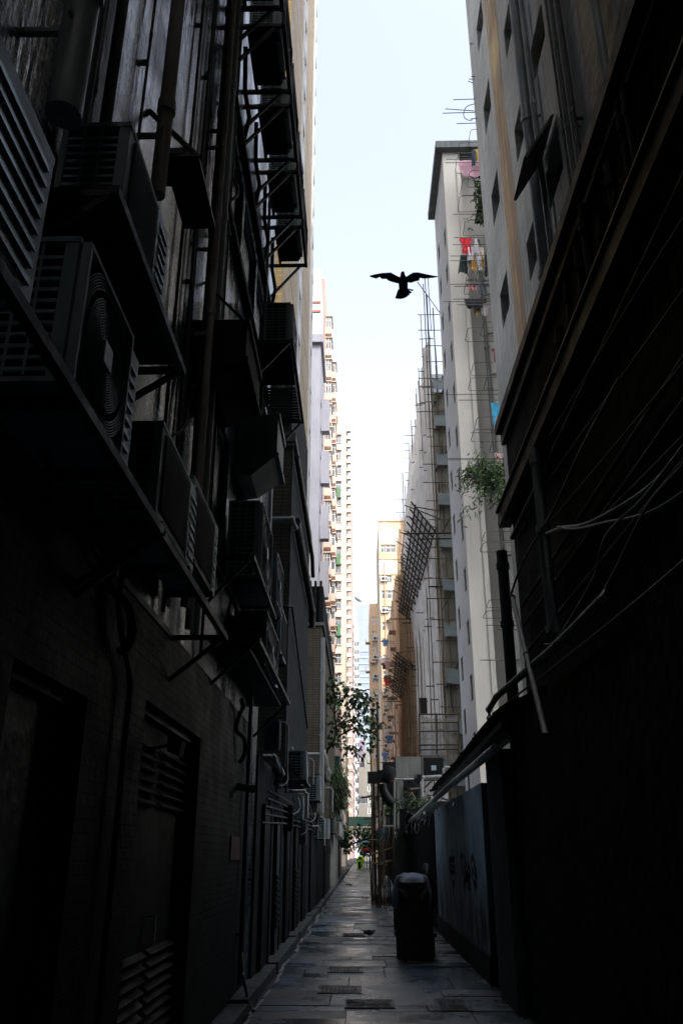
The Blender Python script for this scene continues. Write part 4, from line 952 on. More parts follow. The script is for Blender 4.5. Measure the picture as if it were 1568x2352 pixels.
fan('large bamboo catch fan lined with net, upper of the two', [(3.6, 48.4, 21.9), (4.75, 48.4, 20.2), (4.75, 74, 21.4), (3.77, 74, 22.2)], 5, 20, .055)
fan('small bamboo catch fan, lower and farther down the alley', [(3.5, 76, 18.8), (4.9, 76, 17.6), (4.9, 92, 17.0), (3.7, 92, 18.0)], 5, 12, .05)
for k in range(14):
    y = 49 + 1.8 * k; z = 20.4 + .04 * k; 
    o = pole(None, (xo + .1, y, z + .9), (3.2 + rnd.uniform(-.4, .4), y + .6, z + 2.2 + rnd.uniform(-.4, .8)), .04, m_bamd, 'outrigger_pole'); tag(o, 'bamboo outrigger pole reaching out above the large catch fan', 'pole', 'outrigger poles over the large catch fan'); recentre(o)
for k in range(12):
    y = 77 + 1.5 * k; o = pole(None, (4.9, y, 17.6 + .02 * k), (3.0 + rnd.uniform(-.4, .4), y + .4, 18.9 + rnd.uniform(-.3, .5)), .04, m_bamd, 'outrigger_pole'); tag(o, 'bamboo outrigger pole beside the small catch fan', 'pole', 'outrigger poles over the small catch fan'); recentre(o)

# ---- R5a ochre building in scaffolding farther on
ya, yb = 76, 93
xa = wy(928, 1152, ya).x; za = wy(928, 1152, ya).z
t = building('ochre_building', 'ochre building in thin bamboo scaffolding beyond the netted one', 'building', xa + .4, xa + 9, ya, yb, 0, za, m_org2, side=-1)
for x, tp in ((xa + .1, 1.5), (xa - .1, 3.0), (xa + .9, 2.8), (xa + 1.5, .4)): pole(t, (x, ya - .4, 2), (x, ya - .4, za + tp), .05)
for k in range(24): z = 3 + 1.35 * k; pole(t, (xa - rnd.uniform(.2, .9), ya - .45, z), (xa + 3, ya - .45, z), .035, m_bam, 'ledger')
for k in range(8): pole(t, (xa - .05, ya + 2.2 * k, 3), (xa - .05, ya + 2.2 * k, za + rnd.uniform(0, 1.5)), .04)
net('net', lambda u, v: (xa + .1 + .25 * noise.noise(Vector((u * 12, v * 2, 3))), ya + u * 16.5, 3 + v * (za - 6)), 40, 20, mat('ochre_net', (.5, .42, .26), rough=.9, alpha=.55, bump=.2), t)
for k in range(8): net('tarpaulin', lambda u, v, z=5.6 + 3.4 * k: (xa + .9 + u * 2.4, ya - .38, z + v * 1.0), 4, 2, m_tarp, t)
# ---- R5 orange alley side crowded with boxes and air conditioners
def ac_unit_mesh():
    mb = MB(); mb.box(-.38, .38, -.14, .14, 0, .55)
    mb.mi = 1; mb.tube([(-.08, -.143, .275), (-.08, -.15, .275)], .2, 12); mb.box(.18, .34, -.146, -.141, .1, .45)
    o = mb.build('small_air_conditioner', [m_wpan, m_framed]); me = o.data; bpy.data.objects.remove(o); return me
me_acf = ac_unit_mesh()
def far_ac(pos, rz, label, grp, sc=1.0):
    o = bpy.data.objects.new('small_air_conditioner', me_acf); COL.objects.link(o); o.location = pos; o.rotation_euler.z = rz; o.scale = (sc,) * 3; tag(o, label, 'air conditioner', grp)
y5a, y5b = 93.5, 138
x5 = 4.35; z5 = wy(905, 1322, y5a).z
holes = []
for k in range(int((z5 - 6) / 2.9)):
    for yy in (96, 104, 113, 123, 131): holes.append((yy, yy + 1.6, 4 + 2.9 * k, 5.5 + 2.9 * k))
t = building('orange_building', 'tan orange building with a cluttered alley side, right of the apricot tower', 'building', x5, x5 + 9, y5a, y5b, 0, z5, m_org3, xh=holes, side=-1, win=dict(frame=m_frame, glass=m_glassl, fw=.08, sill=m_org2), depth=.12)
rnd = random.Random(31)
for h in holes:
    if rnd.random() < .6:
        mb = MB(); d = rnd.uniform(.5, .9); mb.box(x5 - d, x5 - .003, h[0] - .1, h[1] + .1, h[2] - .35, h[2] - .25); mb.box(x5 - d - .1, x5 - .003, h[0] - .2, h[1] + .2, h[3] + .12, h[3] + .2); mb.build('canopy', m_concl if rnd.random() < .5 else m_pinkbr, t)
    if rnd.random() < .75: far_ac((x5 - .35, h[1] + 1.2, h[2] - .2), R(-90), 'white air conditioner box on the alley side of the tan orange building', 'air conditioners on the tan orange building')
mb = MB()
for yy in (100.5, 109, 118, 127.5): mb.tube([(x5 - .15, yy, 0), (x5 - .15, yy, z5 - 1)], .09, 6); 
mb.build('drainpipe', m_org2, t)
for k in range(26):
    y = rnd.uniform(95, 130); z = rnd.uniform(5, z5 - 2); o = pole(None, (x5, y, z), (x5 - rnd.uniform(.9, 2.0), y, z + rnd.uniform(-.1, .2)), .03, m_pole, 'clothes_pole'); tag(o, 'clothes pole jutting from the tan orange building over the alley', 'pole', 'clothes poles on the tan orange building'); recentre(o)
cols = [cloth_mat('far_' + n, c) for n, c in (('white_cloth', (.6, .6, .6)), ('red_cloth', (.5, .03, .03)), ('blue_cloth', (.1, .2, .4)), ('dark_cloth', (.04, .04, .05)), ('rose_cloth', (.5, .3, .3)))]
for k in range(14):
    y = rnd.uniform(95, 125); z = rnd.uniform(6, z5 - 4); nm = ('white', 'red', 'blue', 'dark', 'rose')[k % 5]
    mb = MB(); mb.box(x5 - 1.2, x5 - .6, y, y + .05, z - .9, z); mb.box(x5 - 1.35, x5 - 1.203, y, y + .05, z - .4, z); mb.box(x5 - .597, x5 - .45, y, y + .05, z - .4, z)
    o = mb.build('shirt', cols[k % 5]); tag(o, '%s shirt drying high on the tan orange building' % nm, 'laundry', '%s shirts drying on the tan orange building' % nm); recentre(o)
# ---- R6 apricot tower facing the camera
Y6 = 142; xl = wy(872, 1400, Y6).x; z6r = wy(895, 1198, Y6).z
def px6(px): return wy(px, 1400, Y6).x
hs = []
floors = [z6r - 6.0 - 2.9 * k for k in range(int((z6r - 8) / 2.9))]
for k, z in enumerate(floors): hs += [(px6(876.5), px6(876.5) + 1.05, z, z + 1.5), (px6(887.5), px6(887.5) + (1.05 if k % 3 else 1.9), z, z + 1.5)]
t = building('apricot_tower', 'tall pale apricot tower with stained upper wall, facing the alley', 'building', xl, xl + 13, Y6, Y6 + 20, 0, z6r, m_org2, side=-1, yh=hs, win=dict(frame=m_frame, glass=m_glassl, nv=2, nh=2, fw=.09), depth=.2)
mb = MB()
for zz in (z6r - 7.4, z6r - 10.3): mb.box(xl - .05, xl + 5.5, Y6 - .12, Y6 - .003, zz, zz + .12)
mb.box(xl - .05, xl + 13.05, Y6 - .15, Y6 + .3, z6r + .003, z6r + .25)
mb.build('ledge', m_org, t)
mb = MB(); mb.box(xl - .001, px6(884), Y6 - .05, Y6 - .004, z6r - 10.2, z6r - 7.45); mb.box(px6(884) + .02, px6(905), Y6 - .05, Y6 - .004, z6r - 10.2, z6r - 7.45); mb.build('white_patch', m_wfar, t)
mb = MB(); mb.tube([(px6(884.5), Y6 - .15, 0), (px6(884.5), Y6 - .15, z6r - 8)], .1, 6); mb.tube([(px6(873.5), Y6 - .15, 0), (px6(873.5), Y6 - .15, z6r - 18)], .1, 6); mb.build('drainpipe', m_org, t)
for k, z in enumerate(floors):
    if k in (2, 4, 7, 9, 10, 12, 14): far_ac((px6(882.5), Y6 - .25, z + .2), 0, 'white air conditioner on the camera-facing wall of the apricot tower', 'air conditioners on the apricot tower', 1.6)
    if k > 3 and k % 2: mb = MB(); mb.box(px6(886.5), px6(886.5) + 1.5, Y6 - .9, Y6 - .003, z + 1.65, z + 1.75); mb.build('canopy', m_concl, t)
mb = MB(); c = wy(889, 1198, Y6 + 5)
for k in range(3): mb.tube([(c.x + (k - 1) * .6, Y6 + 5, z6r), (c.x, Y6 + 5, z6r + 5.5)], .06, 5)
for k in range(5): mb.bar((c.x - .5, Y6 + 5, z6r + 1 + k), (c.x + .5, Y6 + 5, z6r + 1.3 + k), .06)
mb.build('antenna_mast', m_wpan, t)
# ---- R7 orange tower to its left, deeper
Y7 = 168; x7l, x7r = wy(849.5, 1500, Y7).x, wy(873, 1500, Y7).x; z7r = wy(860, 1386, Y7).z
hs = []
for k in range(int((z7r - 5) / 3.0)):
    z = z7r - 4.5 - 3.0 * k; hs.append((wy(855, 1500, Y7).x, wy(861, 1500, Y7).x, z, z + 1.6)); hs.append((wy(864.5, 1500, Y7).x, wy(867, 1500, Y7).x, z, z + 1.5))
t = building('orange_tower', 'warm orange tower with paired windows, left of the apricot tower', 'building', x7l, x7r + 6, Y7, Y7 + 20, 0, z7r, m_org, side=-1, yh=hs, win=dict(frame=m_frame, glass=m_glassl, nv=3, nh=2, fw=.1), depth=.2)
mb = MB()
for k in range(int((z7r - 5) / 3.0)):
    if k % 2: z = z7r - 5.2 - 3 * k; b = MB(); b.box(x7l - .9, x7l - .003, Y7 + .5, Y7 + 2.5, z, z + .15); b.box(x7l - .9, x7l - .8, Y7 + .5, Y7 + 2.5, z + .153, z + .9); b.build('balcony', m_org2, t)
for k in range(9): far_ac((wy(862.5, 1500, Y7).x, Y7 - .25, z7r - 8 - 3.9 * k), 0, 'white air conditioner between the paired windows of the orange tower', 'air conditioners on the orange tower', 1.6)
b = MB(); b.box(x7l - .3, wy(862, 1500, Y7).x, Y7 - .5, Y7 - .003, z7r - 12.6, z7r - 12.3); b.build('ledge', m_org3, t)
# low buildings closing the base of the right side
blockwall('low_yard_wall', 'low dark yard wall behind the scaffolding foot', 2.6, 14, 33, 36, 0, 3.4, m_dark, 'wall')
blockwall('low_shed', 'low dark shed under the netted building', 2.0, 6, 60, 92, 0, 4.4, m_dark2, 'shed')
# ================================================================== AIR CONDITIONERS ON THE LEFT
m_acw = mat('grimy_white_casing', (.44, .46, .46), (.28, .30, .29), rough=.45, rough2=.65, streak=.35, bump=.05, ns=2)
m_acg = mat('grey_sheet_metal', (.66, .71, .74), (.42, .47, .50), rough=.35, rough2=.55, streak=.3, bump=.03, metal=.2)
m_grl = mat('grey_wire_grille', (.42, .46, .48), rough=.45, bump=0)
m_in = mat('black_interior', (.006, .006, .007), rough=.9, bump=0)
m_fin = mat('condenser_fins', (.07, .075, .08), rough=.5, bump=.0)
def ac(label, Xf, dp, y0, y1, z0, z1, style='rings', rings=14, louvre=0.0, group=None, casing=None, feet=True):
    xb = Xf - dp; t = thing('air_conditioner', label, 'air conditioner', (xb + dp / 2, (y0 + y1) / 2, z0), group); H = z1 - z0; W = y1 - y0; cm = casing or m_acw
    mb = MB(); e = .022                                           # casing as a shell with an open grille side
    mb.box(xb, Xf, y0 + .02, y1, z0 + .025, z1 - .025); mb.box(xb, Xf + .004, y0 - .004, y1 + .004, z1 - .022, z1 + .004); mb.box(xb, Xf + .004, y0 - .004, y1 + .004, z0, z0 + .022)
    mb.box(xb, xb + .03, y0, y0 + .018, z0 + .025, z1 - .025); mb.box(Xf - .055, Xf, y0, y0 + .018, z0 + .025, z1 - .025)
    mb.build('casing', cm, t)
    mb = MB(); s0, s1 = xb + .033, Xf - .06; nsl = max(6, int(H / .055))
    for k in range(nsl): z = z0 + .05 + (H - .1) * k / nsl; mb.box(s0, s1, y0 + .002, y0 + .016, z, z + .016)
    for k in range(1, 3): x = s0 + (s1 - s0) * k / 3; mb.box(x - .006, x + .006, y0 - .001, y0 + .0015, z0 + .03, z1 - .03)
    mb.mi = 1; mb.box(s0, s1, y0 + .0175, y0 + .0195, z0 + .03, z1 - .03)
    mb.build('side_vent', [cm, m_in], t)
    yf1 = y1 - .03 - W * louvre
    if style == 'rings':
        r = H * .46; ry = max(r, (yf1 - y0 - .06) * .485); ky = ry / r; yc = y0 + .045 + ry; zc = (z0 + z1) / 2 + .005
        g = MB(); g.mi = 1; g.box(Xf + .001, Xf + .012, yc - ry, yc + ry, zc - r, zc + r); g.mi = 0
        for k in range(rings):
            rr = r * (.16 + .84 * (k + .5) / rings); pts = []
            n = 40
            for i in range(n):
                a = 2 * math.pi * i / n; ca, sa = math.cos(a), math.sin(a); lim = r * .985 / max(abs(ca), abs(sa)); q = min(rr * (1 if rr < r * .8 else 1.12), lim)
                pts.append((Xf + .034, yc + q * ca * ky, zc + q * sa))
            g.tube(pts, .0035, 4, closed=True)
        for k in range(18):
            a0 = 2 * math.pi * k / 18; g.tube([(Xf + .03, yc + ry * q * math.cos(a0 + q * .9), zc + r * q * math.sin(a0 + q * .9)) for q in (.12, .4, .7, .98)], .003, 4)
        g.box(Xf + .001, Xf + .04, yc - ry - .02, yc - ry - .002, zc - r - .02, zc + r + .02); g.box(Xf + .001, Xf + .04, yc + ry + .002, yc + ry + .02, zc - r - .02, zc + r + .02)
        g.box(Xf + .001, Xf + .04, yc - ry - .0015, yc + ry + .0015, zc + r + .002, zc + r + .02); g.box(Xf + .001, Xf + .04, yc - ry - .0015, yc + ry + .0015, zc - r - .02, zc - r - .002)
        G = g.build('fan_grille', [m_grl, m_in], t)
        h = MB(); q = r * .17; h.box(Xf + .036, Xf + .046, yc - q, yc + q, zc - q, zc + q); h.build('hub_plate', m_acg, G)
    elif style == 'mesh':
        g = MB(); g.mi = 1; g.box(Xf + .001, Xf + .004, y0 + .07, yf1 - .02, z0 + .05, z1 - .05); g.mi = 0
        n = int((yf1 - y0) / .022)
        for k in range(n): y = y0 + .08 + (yf1 - y0 - .11) * k / n; g.box(Xf + .005, Xf + .009, y, y + .003, z0 + .05, z1 - .05)
        n = int(H / .022)
        for k in range(n): z = z0 + .055 + (H - .11) * k / n; g.box(Xf + .0095, Xf + .013, y0 + .07, yf1 - .02, z, z + .003)
        g.build('mesh_grille', [m_fin, m_in], t)
    if louvre:
        l = MB(); ya, yb = yf1 + .02, y1 - .01; l.box(Xf + .002, Xf + .008, ya - .015, yb, z0 + .01, z1 - .01)
        n = max(4, int(H / .075))
        for k in range(n):
            z = z0 + .06 + (H - .1) * k / n
            l.hexa([(Xf + .0085, ya + .03, z), (Xf + .018, ya + .03, z - .004), (Xf + .018, yb - .04, z - .004), (Xf + .0085, yb - .04, z), (Xf + .0085, ya + .03, z + .03), (Xf + .011, ya + .03, z + .03), (Xf + .011, yb - .04, z + .03), (Xf + .0085, yb - .04, z + .03)])
        l.build('louvre_panel', m_acg, t)
    if feet:
        for yy in (y0 + .1, y1 - .16):
            f = MB(); f.box(xb - .02, Xf + .02, yy, yy + .06, z0 - .03, z0 - .001); f.build('foot', m_blk, t)
    return t
def shelf(label, Xf, y0, y1, z, wall=WX, drop=.45, name='wall_bracket', edge=True):
    t = thing(name, label, 'bracket', (wall, (y0 + y1) / 2, z)); mb = MB()
    mb.bar((Xf, y0, z), (Xf, y1, z), .04, .045); mb.bar((wall + .02, y0, z), (wall + .02, y1, z), .04, .045)
    for y in (y0 + .03, y1 - .03): mb.bar((wall, y, z - .003), (Xf - .021, y, z - .003), .035, .035)
    mb.build('frame', m_piped, t)
    for y in (y0 + .03, y1 - .03):
        s = MB(); s.bar((wall, y, z - drop), (Xf - .03, y, z - .022), .03, .03, up=(0, 1, 0)); s.build('strut', m_piped, t)
    return t
def pz(px, py, X): return wx(px, py, X)
def acpx(label, tl, br, Xf, dp, **k):
    a, b = wx(*tl, Xf), wx(*br, Xf); return ac(label, Xf, dp, a.y, b.y, b.z, a.z, **k), a, b
XF = -1.08
t, a, b = acpx('largest air conditioner with a round ringed fan grille, low on the left', (186, 545), (287, 1112), XF, .33, rings=24, louvre=.2)
yA = b.y
t, a, b = acpx('air conditioner with fine mesh front and ribbed metal panel, above the ringed one', (303, 282), (365, 755), XF, .33, style='mesh', louvre=.28)
t, a, b = acpx('mesh-fronted air conditioner under the tiled wall, just past the ringed one', (376, 968), (440, 1318), XF, .33, style='mesh', louvre=.22)
t, a, b = acpx('narrow mesh-fronted air conditioner touching its larger neighbour on the long bracket', (446, 1092), (490, 1372), XF, .3, style='mesh', louvre=.12)
ac('air conditioner with slatted grey front at the left edge of the photo', XF + .02, .33, 1.15, 2.2, 3.22, 3.86, style=None, louvre=.82, casing=m_acg)
t, a, b = acpx('air conditioner with white-gridded side vent, upper of the pair near the tiled corner', (597, 1150), (619, 1400), XF, .34, rings=12, louvre=.15)
t, a, b = acpx('air conditioner with white-gridded side vent, lower of the pair near the tiled corner', (606, 1403), (636, 1585), XF, .34, rings=12, louvre=.15)
ac('air conditioner facing the alley with a blue rimmed fan, behind the upper gridded one', XF + .02, .3, 9.9, 10.8, 4.5, 5.15, rings=10)
ac('air conditioner with bulging blank front at the end of the tiled wall', XF + .02, .3, 11.0, 11.9, 4.1, 4.75, style='mesh')
ac('air conditioner on a black frame high at the corner of the tiled building', -.92, .36, 9.6, 10.4, 8.0, 8.75, rings=10)
ac('small air conditioner in a cage bracket, lowest on the left past the tiled building', -.95, .3, 14.6, 15.3, 2.75, 3.22, rings=8)
# open bracketed casing seen from below
p1 = wx(448, 345, -1.1); p2 = wx(483, 518, -1.1)
ac('small grey air conditioner on a flat tray, behind the thick pipe high on the left', -1.1, .22, p1.y, p2.y - .3, p2.z + .04, p1.z, style='mesh')
t = thing('metal_tray', 'black metal tray fixed to the tiled wall under the small grey air conditioner', 'tray', (-1.3, p1.y, p2.z))
mb = MB(); mb.box(-1.3, -1.06, p1.y - .05, p2.y, p2.z - .03, p2.z); mb.bar((WX, p1.y + .2, p2.z - .02), (-1.08, p1.y + .2, p2.z - .02), .03); mb.bar((WX, p1.y, p2.z + .45), (-1.06, p1.y, p2.z), .03); mb.build('plate', m_blk, t)
# brackets under the near row
zA = wx(287, 1112, XF).z - .05
zC = wx(420, 1325, XF).z - .05
shelf('long steel angle bracket carrying the ringed air conditioner and its neighbours', XF + .06, 1.0, 4.0, zA, drop=.3)
shelf('steel angle bracket under the two mesh-fronted air conditioners', XF + .06, 3.95, 6.2, zC, drop=.35)
zB = wx(365, 755, XF).z - .05
t = shelf('wide black bracket under the mesh and ribbed air conditioner', XF + .06, 2.7, 4.15, zB, drop=.3)
mb = MB(); mb.box(WX + .01, XF + .03, 2.72, 4.1, zB + .024, zB + .036); mb.build('plate', m_blk, t)
pe = wx(619, 1400, XF); shelf('angle bracket under the upper gridded air conditioner', XF + .05, 7.6, 9.9, pe.z - .06)
pe = wx(636, 1585, XF); t = shelf('wide angle bracket under the lower gridded air conditioner', XF + .1, 7.9, 11.6, pe.z - .06)
mb = MB(); mb.box(WX + .01, XF, 8.0, 11.5, pe.z - .12, pe.z - .085); mb.build('plate', m_blk, t)
shelf('cage bracket around the lowest small air conditioner', -.9, 14.3, 15.5, 2.7, wall=-1.42, drop=-.5)
t = shelf('open black steel frame holding the high corner air conditioner', -.86, 9.3, 11.6, 7.93, drop=.7)
mb = MB(); mb.box(WX + .05, -.9, 9.4, 10.5, 7.957, 7.97); mb.build('plate', m_dark2, t)
mb = MB()
for k in range(12): mb.box(WX + .05, -.9, 10.6 + k * .085, 10.64 + k * .085, 7.956, 7.975)
mb.build('grating', m_blk, t)
# upper row of platforms, all alike
for k, y in enumerate((5.15, 6.25, 7.4, 8.55, 9.7, 10.85)):
    w_ = .78
    ac('air conditioner seen from below, number in a row high under the top of the tiled wall' if False else 'air conditioner seen from below in the high row along the tiled building', -.93, .34, y - w_ / 2, y + w_ / 2, 10.85, 11.4, rings=8, group='high row of air conditioners', casing=m_acw)
    t = thing('platform_frame', 'black steel platform frame in the high row along the tiled building', 'bracket', (-1.2, y, 10.8), 'platform frames of the high row')
    mb = MB()
    X0, X1 = WX, -.84
    for yy in (y - .46, y + .46): mb.bar((X0, yy, 10.78), (X1, yy, 10.78), .045); mb.bar((X1, yy, 10.76), (X1, yy, 11.55), .04); mb.bar((X0, yy, 10.1), (X1 - .1, yy, 10.76), .035)
    mb.bar((X1, y - .5, 10.79), (X1, y + .5, 10.79), .05); mb.bar((X1, y - .5, 11.5), (X1, y + .5, 11.5), .035); mb.bar((-1.27, y - .48, 10.79), (-1.27, y + .48, 10.79), .04)
    mb.bar((X1, y - .46, 11.5), (X1, y + .46, 10.8), .03)
    mb.build('frame', m_blk, t)
    mb = MB(); mb.box(-1.26, -.95, y - .38, y + .38, 10.80, 10.812); mb.build('tray', m_dark2, t)
    o = MB(); o.tube([(-1.35, y - .1, 10.9), (-1.38, y + .2, 10.5), (-1.33, y + .35, 10.2), (-1.39, y + .4, 9.9)], .03, 7); q = o.build('hose', m_blk, t)

# ---- pipes on the tiled wall
vpipe('thick pale drainpipe with collars in front of the tiled wall, ending above the air conditioners', 385, 230, -1.24, .05, wx(365, 462, -1.24).z, 30, m_pipeb, coll=1.35, n=14)
q_ = wx(160, 200, -1.24)
vpipe('widest grey ringed pipe at the upper left', 155, 210, -1.22, .075, wx(150, 275, -1.22).z, 30, m_pipe, coll=.7, n=16)
vpipe('thin dark pipe right of the widest ringed pipe', 205, 200, -1.35, .025, 4.2, 30, m_piped, coll=1.2)
vpipe('thin rusty pipe near the widest ringed pipe', 222, 120, -1.38, .03, 4.6, 30, m_piper, coll=1.5)
vpipe('dark pipe between the two thick ones', 262, 150, -1.38, .035, 4.4, 30, m_piped, coll=2.0)
vpipe('peeling rusty pipe in the middle of the tiled wall', 484, 620, -1.36, .045, 3.4, 30, m_piper, coll=1.5)
vpipe('grey pipe beside the peeling rusty one', 505, 620, -1.33, .04, 3.2, 30, m_pipe, coll=1.8)
vpipe('brown stained pipe right of the grey one', 468, 960, -1.31, .032, 3.2, 30, m_pipeb, coll=2.2)
vpipe('slim dark conduit running up the tiled wall', 452, 500, -1.40, .014, 3.2, 30, m_piped, coll=2.4)
vpipe('second slim conduit near the window band', 540, 300, -1.40, .016, 3.2, 30, m_piped, coll=2.4)
vpipe('slim pipe at the far corner of the tiled building', 612, 640, -1.38, .025, 6.5, 30, m_piped, coll=2)
vpipe('blue painted pipe running down to the ground at the corner of the tiled building', 565, 1900, -1.36, .026, .25, 3.6, mat('blue_painted_pipe', (.10, .17, .22), (.07, .12, .16), rough=.45, bump=.05), coll=1.6)
hpipe('loose end of hose lying on the kerb below the blue pipe', [tuple(q) for q in (wx(556, 2190, -1.3), wx(557, 2240, -1.26), wz(568, 2290, .14), wz(582, 2322, .03))], .018, m_pipel, name='hose', cat='hose')
hpipe('white horizontal pipe with elbow across the brown-tiled wall', [(-1.75, 13.9, wy(620, 1193, 13.9).z), (-1.2, 13.9, wy(685, 1193, 13.9).z), (-1.12, 13.95, wy(688, 1205, 13.95).z - .1)], .055, m_pipel)
hpipe('thick black pipe running along the top of the annex side wall', [(-1.12, 14.0, 7.2), (-1.12, 17.0, 7.1), (-1.12, 19.3, 7.0), (-1.12, 19.4, 6.6)], .075, m_blk)
hpipe('second black pipe along the annex parapet', [(-1.14, 14.0, 8.5), (-1.14, 19.4, 8.4), (-1.12, 19.5, 7.9)], .05, m_blk)
hpipe('slim pale pipe elbow low on the brown-tiled wall', [(-1.75, 13.93, wy(630, 1392, 13.93).z), (-1.24, 13.93, wy(672, 1392, 13.93).z), (-1.16, 14.0, wy(672, 1392, 13.93).z), (-1.17, 19.0, 4.2)], .022, m_piped)
vpipe('white downpipe in the corner beside the brown-tiled wall', 619, 1150, -1.5, .05, 5.5, 8.6, m_pipel, brk=False)
vpipe('grey downpipe on the near edge of the narrow brick building', 741, 1550, -1.06, .06, 2.6, 7.5, m_pipel, coll=1.6, wall=-1.15)
hpipe('white pipe stub poking out of the low tiled wall', [tuple(wx(545, 1806, -1.42)), tuple(wx(583, 1812, -1.2))], .045, m_pipel)
hpipe('white horizontal pipe at the base of the brick building', [(-1.9, 24.5, wy(700, 1732, 24.5).z), (-1.12, 24.5, wy(742, 1732, 24.5).z), (-1.12, 24.5, wy(742, 1775, 24.5).z)], .05, m_pipel)
for k in range(5): hpipe('thin conduit looping along the dark shop backs', [(-1.38, 12.4 + .2 * k, 2.0 + .12 * k), (-1.36, 16, 2.1 + .1 * k), (-1.34, 24, 2.2 + .09 * k), (-1.33, 34, 2.1 + .08 * k)], .014, m_cabd, name='conduit', group='conduits along the shop backs')
for k in range(5):
    y = 13.4 + 4.6 * k + 1.1 * math.sin(k * 5); z0_ = .14; X = (-1.39 if y < 24.4 else -1.33)
    hpipe('thin vertical pipe on the dark shop backs', [(X, y, z0_), (X, y, 2.4 + .4 * math.sin(k * 3))], .02 + .012 * (k % 3), (m_piped, m_piped, m_dark)[k % 3], group='vertical pipes on the shop backs')
# ---- extractor hoods
m_hood = mat('sooty_sheet_duct', (.016, .017, .018), (.01, .01, .011), rough=.75, bump=.03, spec=.2)
m_hoodg = mat('grey_green_sheet_duct', (.075, .10, .105), (.05, .07, .075), rough=.45, metal=.2, bump=.03)
def hood(label, x0, x1, y0, y1, z0, z1, m, low=.35):
    t = thing('extractor_hood', label, 'extractor hood', (x0, (y0 + y1) / 2, z0)); mb = MB()
    mb.box(x0, x1, y0, y1, z0, z1)
    mb.hexa([(x0, y0, z0 - low), (x0 + (x1 - x0) * .35, y0 + .05, z0 - low), (x0 + (x1 - x0) * .35, y1 - .05, z0 - low), (x0, y1, z0 - low), (x0, y0, z0 - .002), (x1, y0, z0 - .002), (x1, y1, z0 - .002), (x0, y1, z0 - .002)])
    mb.box(x1 - .02, x1 + .025, y0 - .02, y1 + .02, z1 - .05, z1 + .02); mb.box(x1 - .02, x1 + .025, y0 - .02, y1 + .02, z0 - .03, z0 + .02); mb.bar((WX, y0 + .1, z1 + .5), (x1, y0 + .1, z1), .02); mb.bar((WX, y1 - .1, z1 + .5), (x1, y1 - .1, z1), .02); mb.build('duct_body', m, t)
p = wx(583, 775, -1.0)
hood('black extractor hood on the tiled wall above the window band', WX, -1.0, 6.35, 7.35, 5.72, 6.15, m_hood, .18)
hood('grey green extractor hood past the black one', WX, -.97, 8.95, 9.75, 6.05, 6.6, m_hoodg, .25)
# ---- small things on the low wall
t = thing('wall_lamp', 'small unlit floodlight on the low tiled wall between the doors', 'lamp', tuple(wx(400, 1715, -1.3)))
c = wx(400, 1710, -1.25); mb = MB(); mb.hexa([c + Vector(q) for q in ((-.03, -.07, -.05), (.05, -.06, -.08), (.05, .06, -.08), (-.03, .07, -.05), (-.03, -.08, .05), (.07, -.07, .02), (.07, .07, .02), (-.03, .08, .05))]); mb.build('lamp_head', m_door, t)
mb = MB(); mb.bar((WX + .03, c.y, c.z - .03), (c.x, c.y, c.z), .02); mb.build('arm', m_piped, t)
a, b = wx(530, 1920, WX + .035), wx(548, 1975, WX + .035)
mb = MB(); mb.box(WX + .031, WX + .045, a.y, b.y, b.z, a.z); o = mb.build('wall_plate', mat('dull_red_plate', (.12, .03, .025), rough=.6)); tag(o, 'small dull red plate on the low tiled wall beside the steel door', 'plate'); recentre(o)
mb = MB(); mb.box(WX + .031, WX + .16, 2.45, 2.95, 2.0, 2.25); o = mb.build('meter_box', mat('dark_green_box', (.012, .035, .016), (.01, .025, .012), rough=.8, spec=.15)); tag(o, 'dark green box at the left edge of the photo', 'box'); recentre(o)  # plain dark green, gives off no light
mb = MB(); mb.tube([(WX + .08, 4.55, 3.3), (WX + .08, 4.55, 2.9), (WX + .08, 4.62, 2.8), (WX + .08, 4.9, 2.6), (WX + .08, 4.95, 2.5), (WX + .08, 4.95, .2)], .018, 8); o = mb.build('conduit', m_piped); tag(o, 'bent conduit running down between the two doors', 'conduit'); recentre(o)
# ---- narrow doors, panels and louvres on the recessed shop backs
for k, (y, w_, z1_, m_) in enumerate(((12.7, .9, 2.2, m_door), (14.6, .7, 2.1, m_pil), (16.6, .8, 2.1, m_doorg), (18.8, .9, 2.2, m_door), (21.5, .8, 2.1, m_pil))):
    t = thing('back_door', ('black', 'pale streaked', 'paint-worn', 'dark', 'grimy grey')[k] + ' back door of a shop, %s along the left kerb' % ('first', 'second', 'third', 'fourth', 'fifth')[k], 'door', (-1.42, y, .13))
    mb = MB(); mb.box(-1.418, -1.38, y, y + w_, .13, z1_); mb.build('leaf', m_, t)
    mb = MB(); mb.box(-1.418, -1.36, y - .06, y - .003, .13, z1_ + .06); mb.box(-1.418, -1.36, y + w_ + .003, y + w_ + .06, .13, z1_ + .06); mb.build('frame', m_blk, t)
    if k in (1, 3):
        mb = MB()
        for j in range(9): mb.box(-1.377, -1.35, y + .1, y + w_ - .1, .5 + .09 * j, .55 + .09 * j)
        mb.build('louvre', m_door, t)
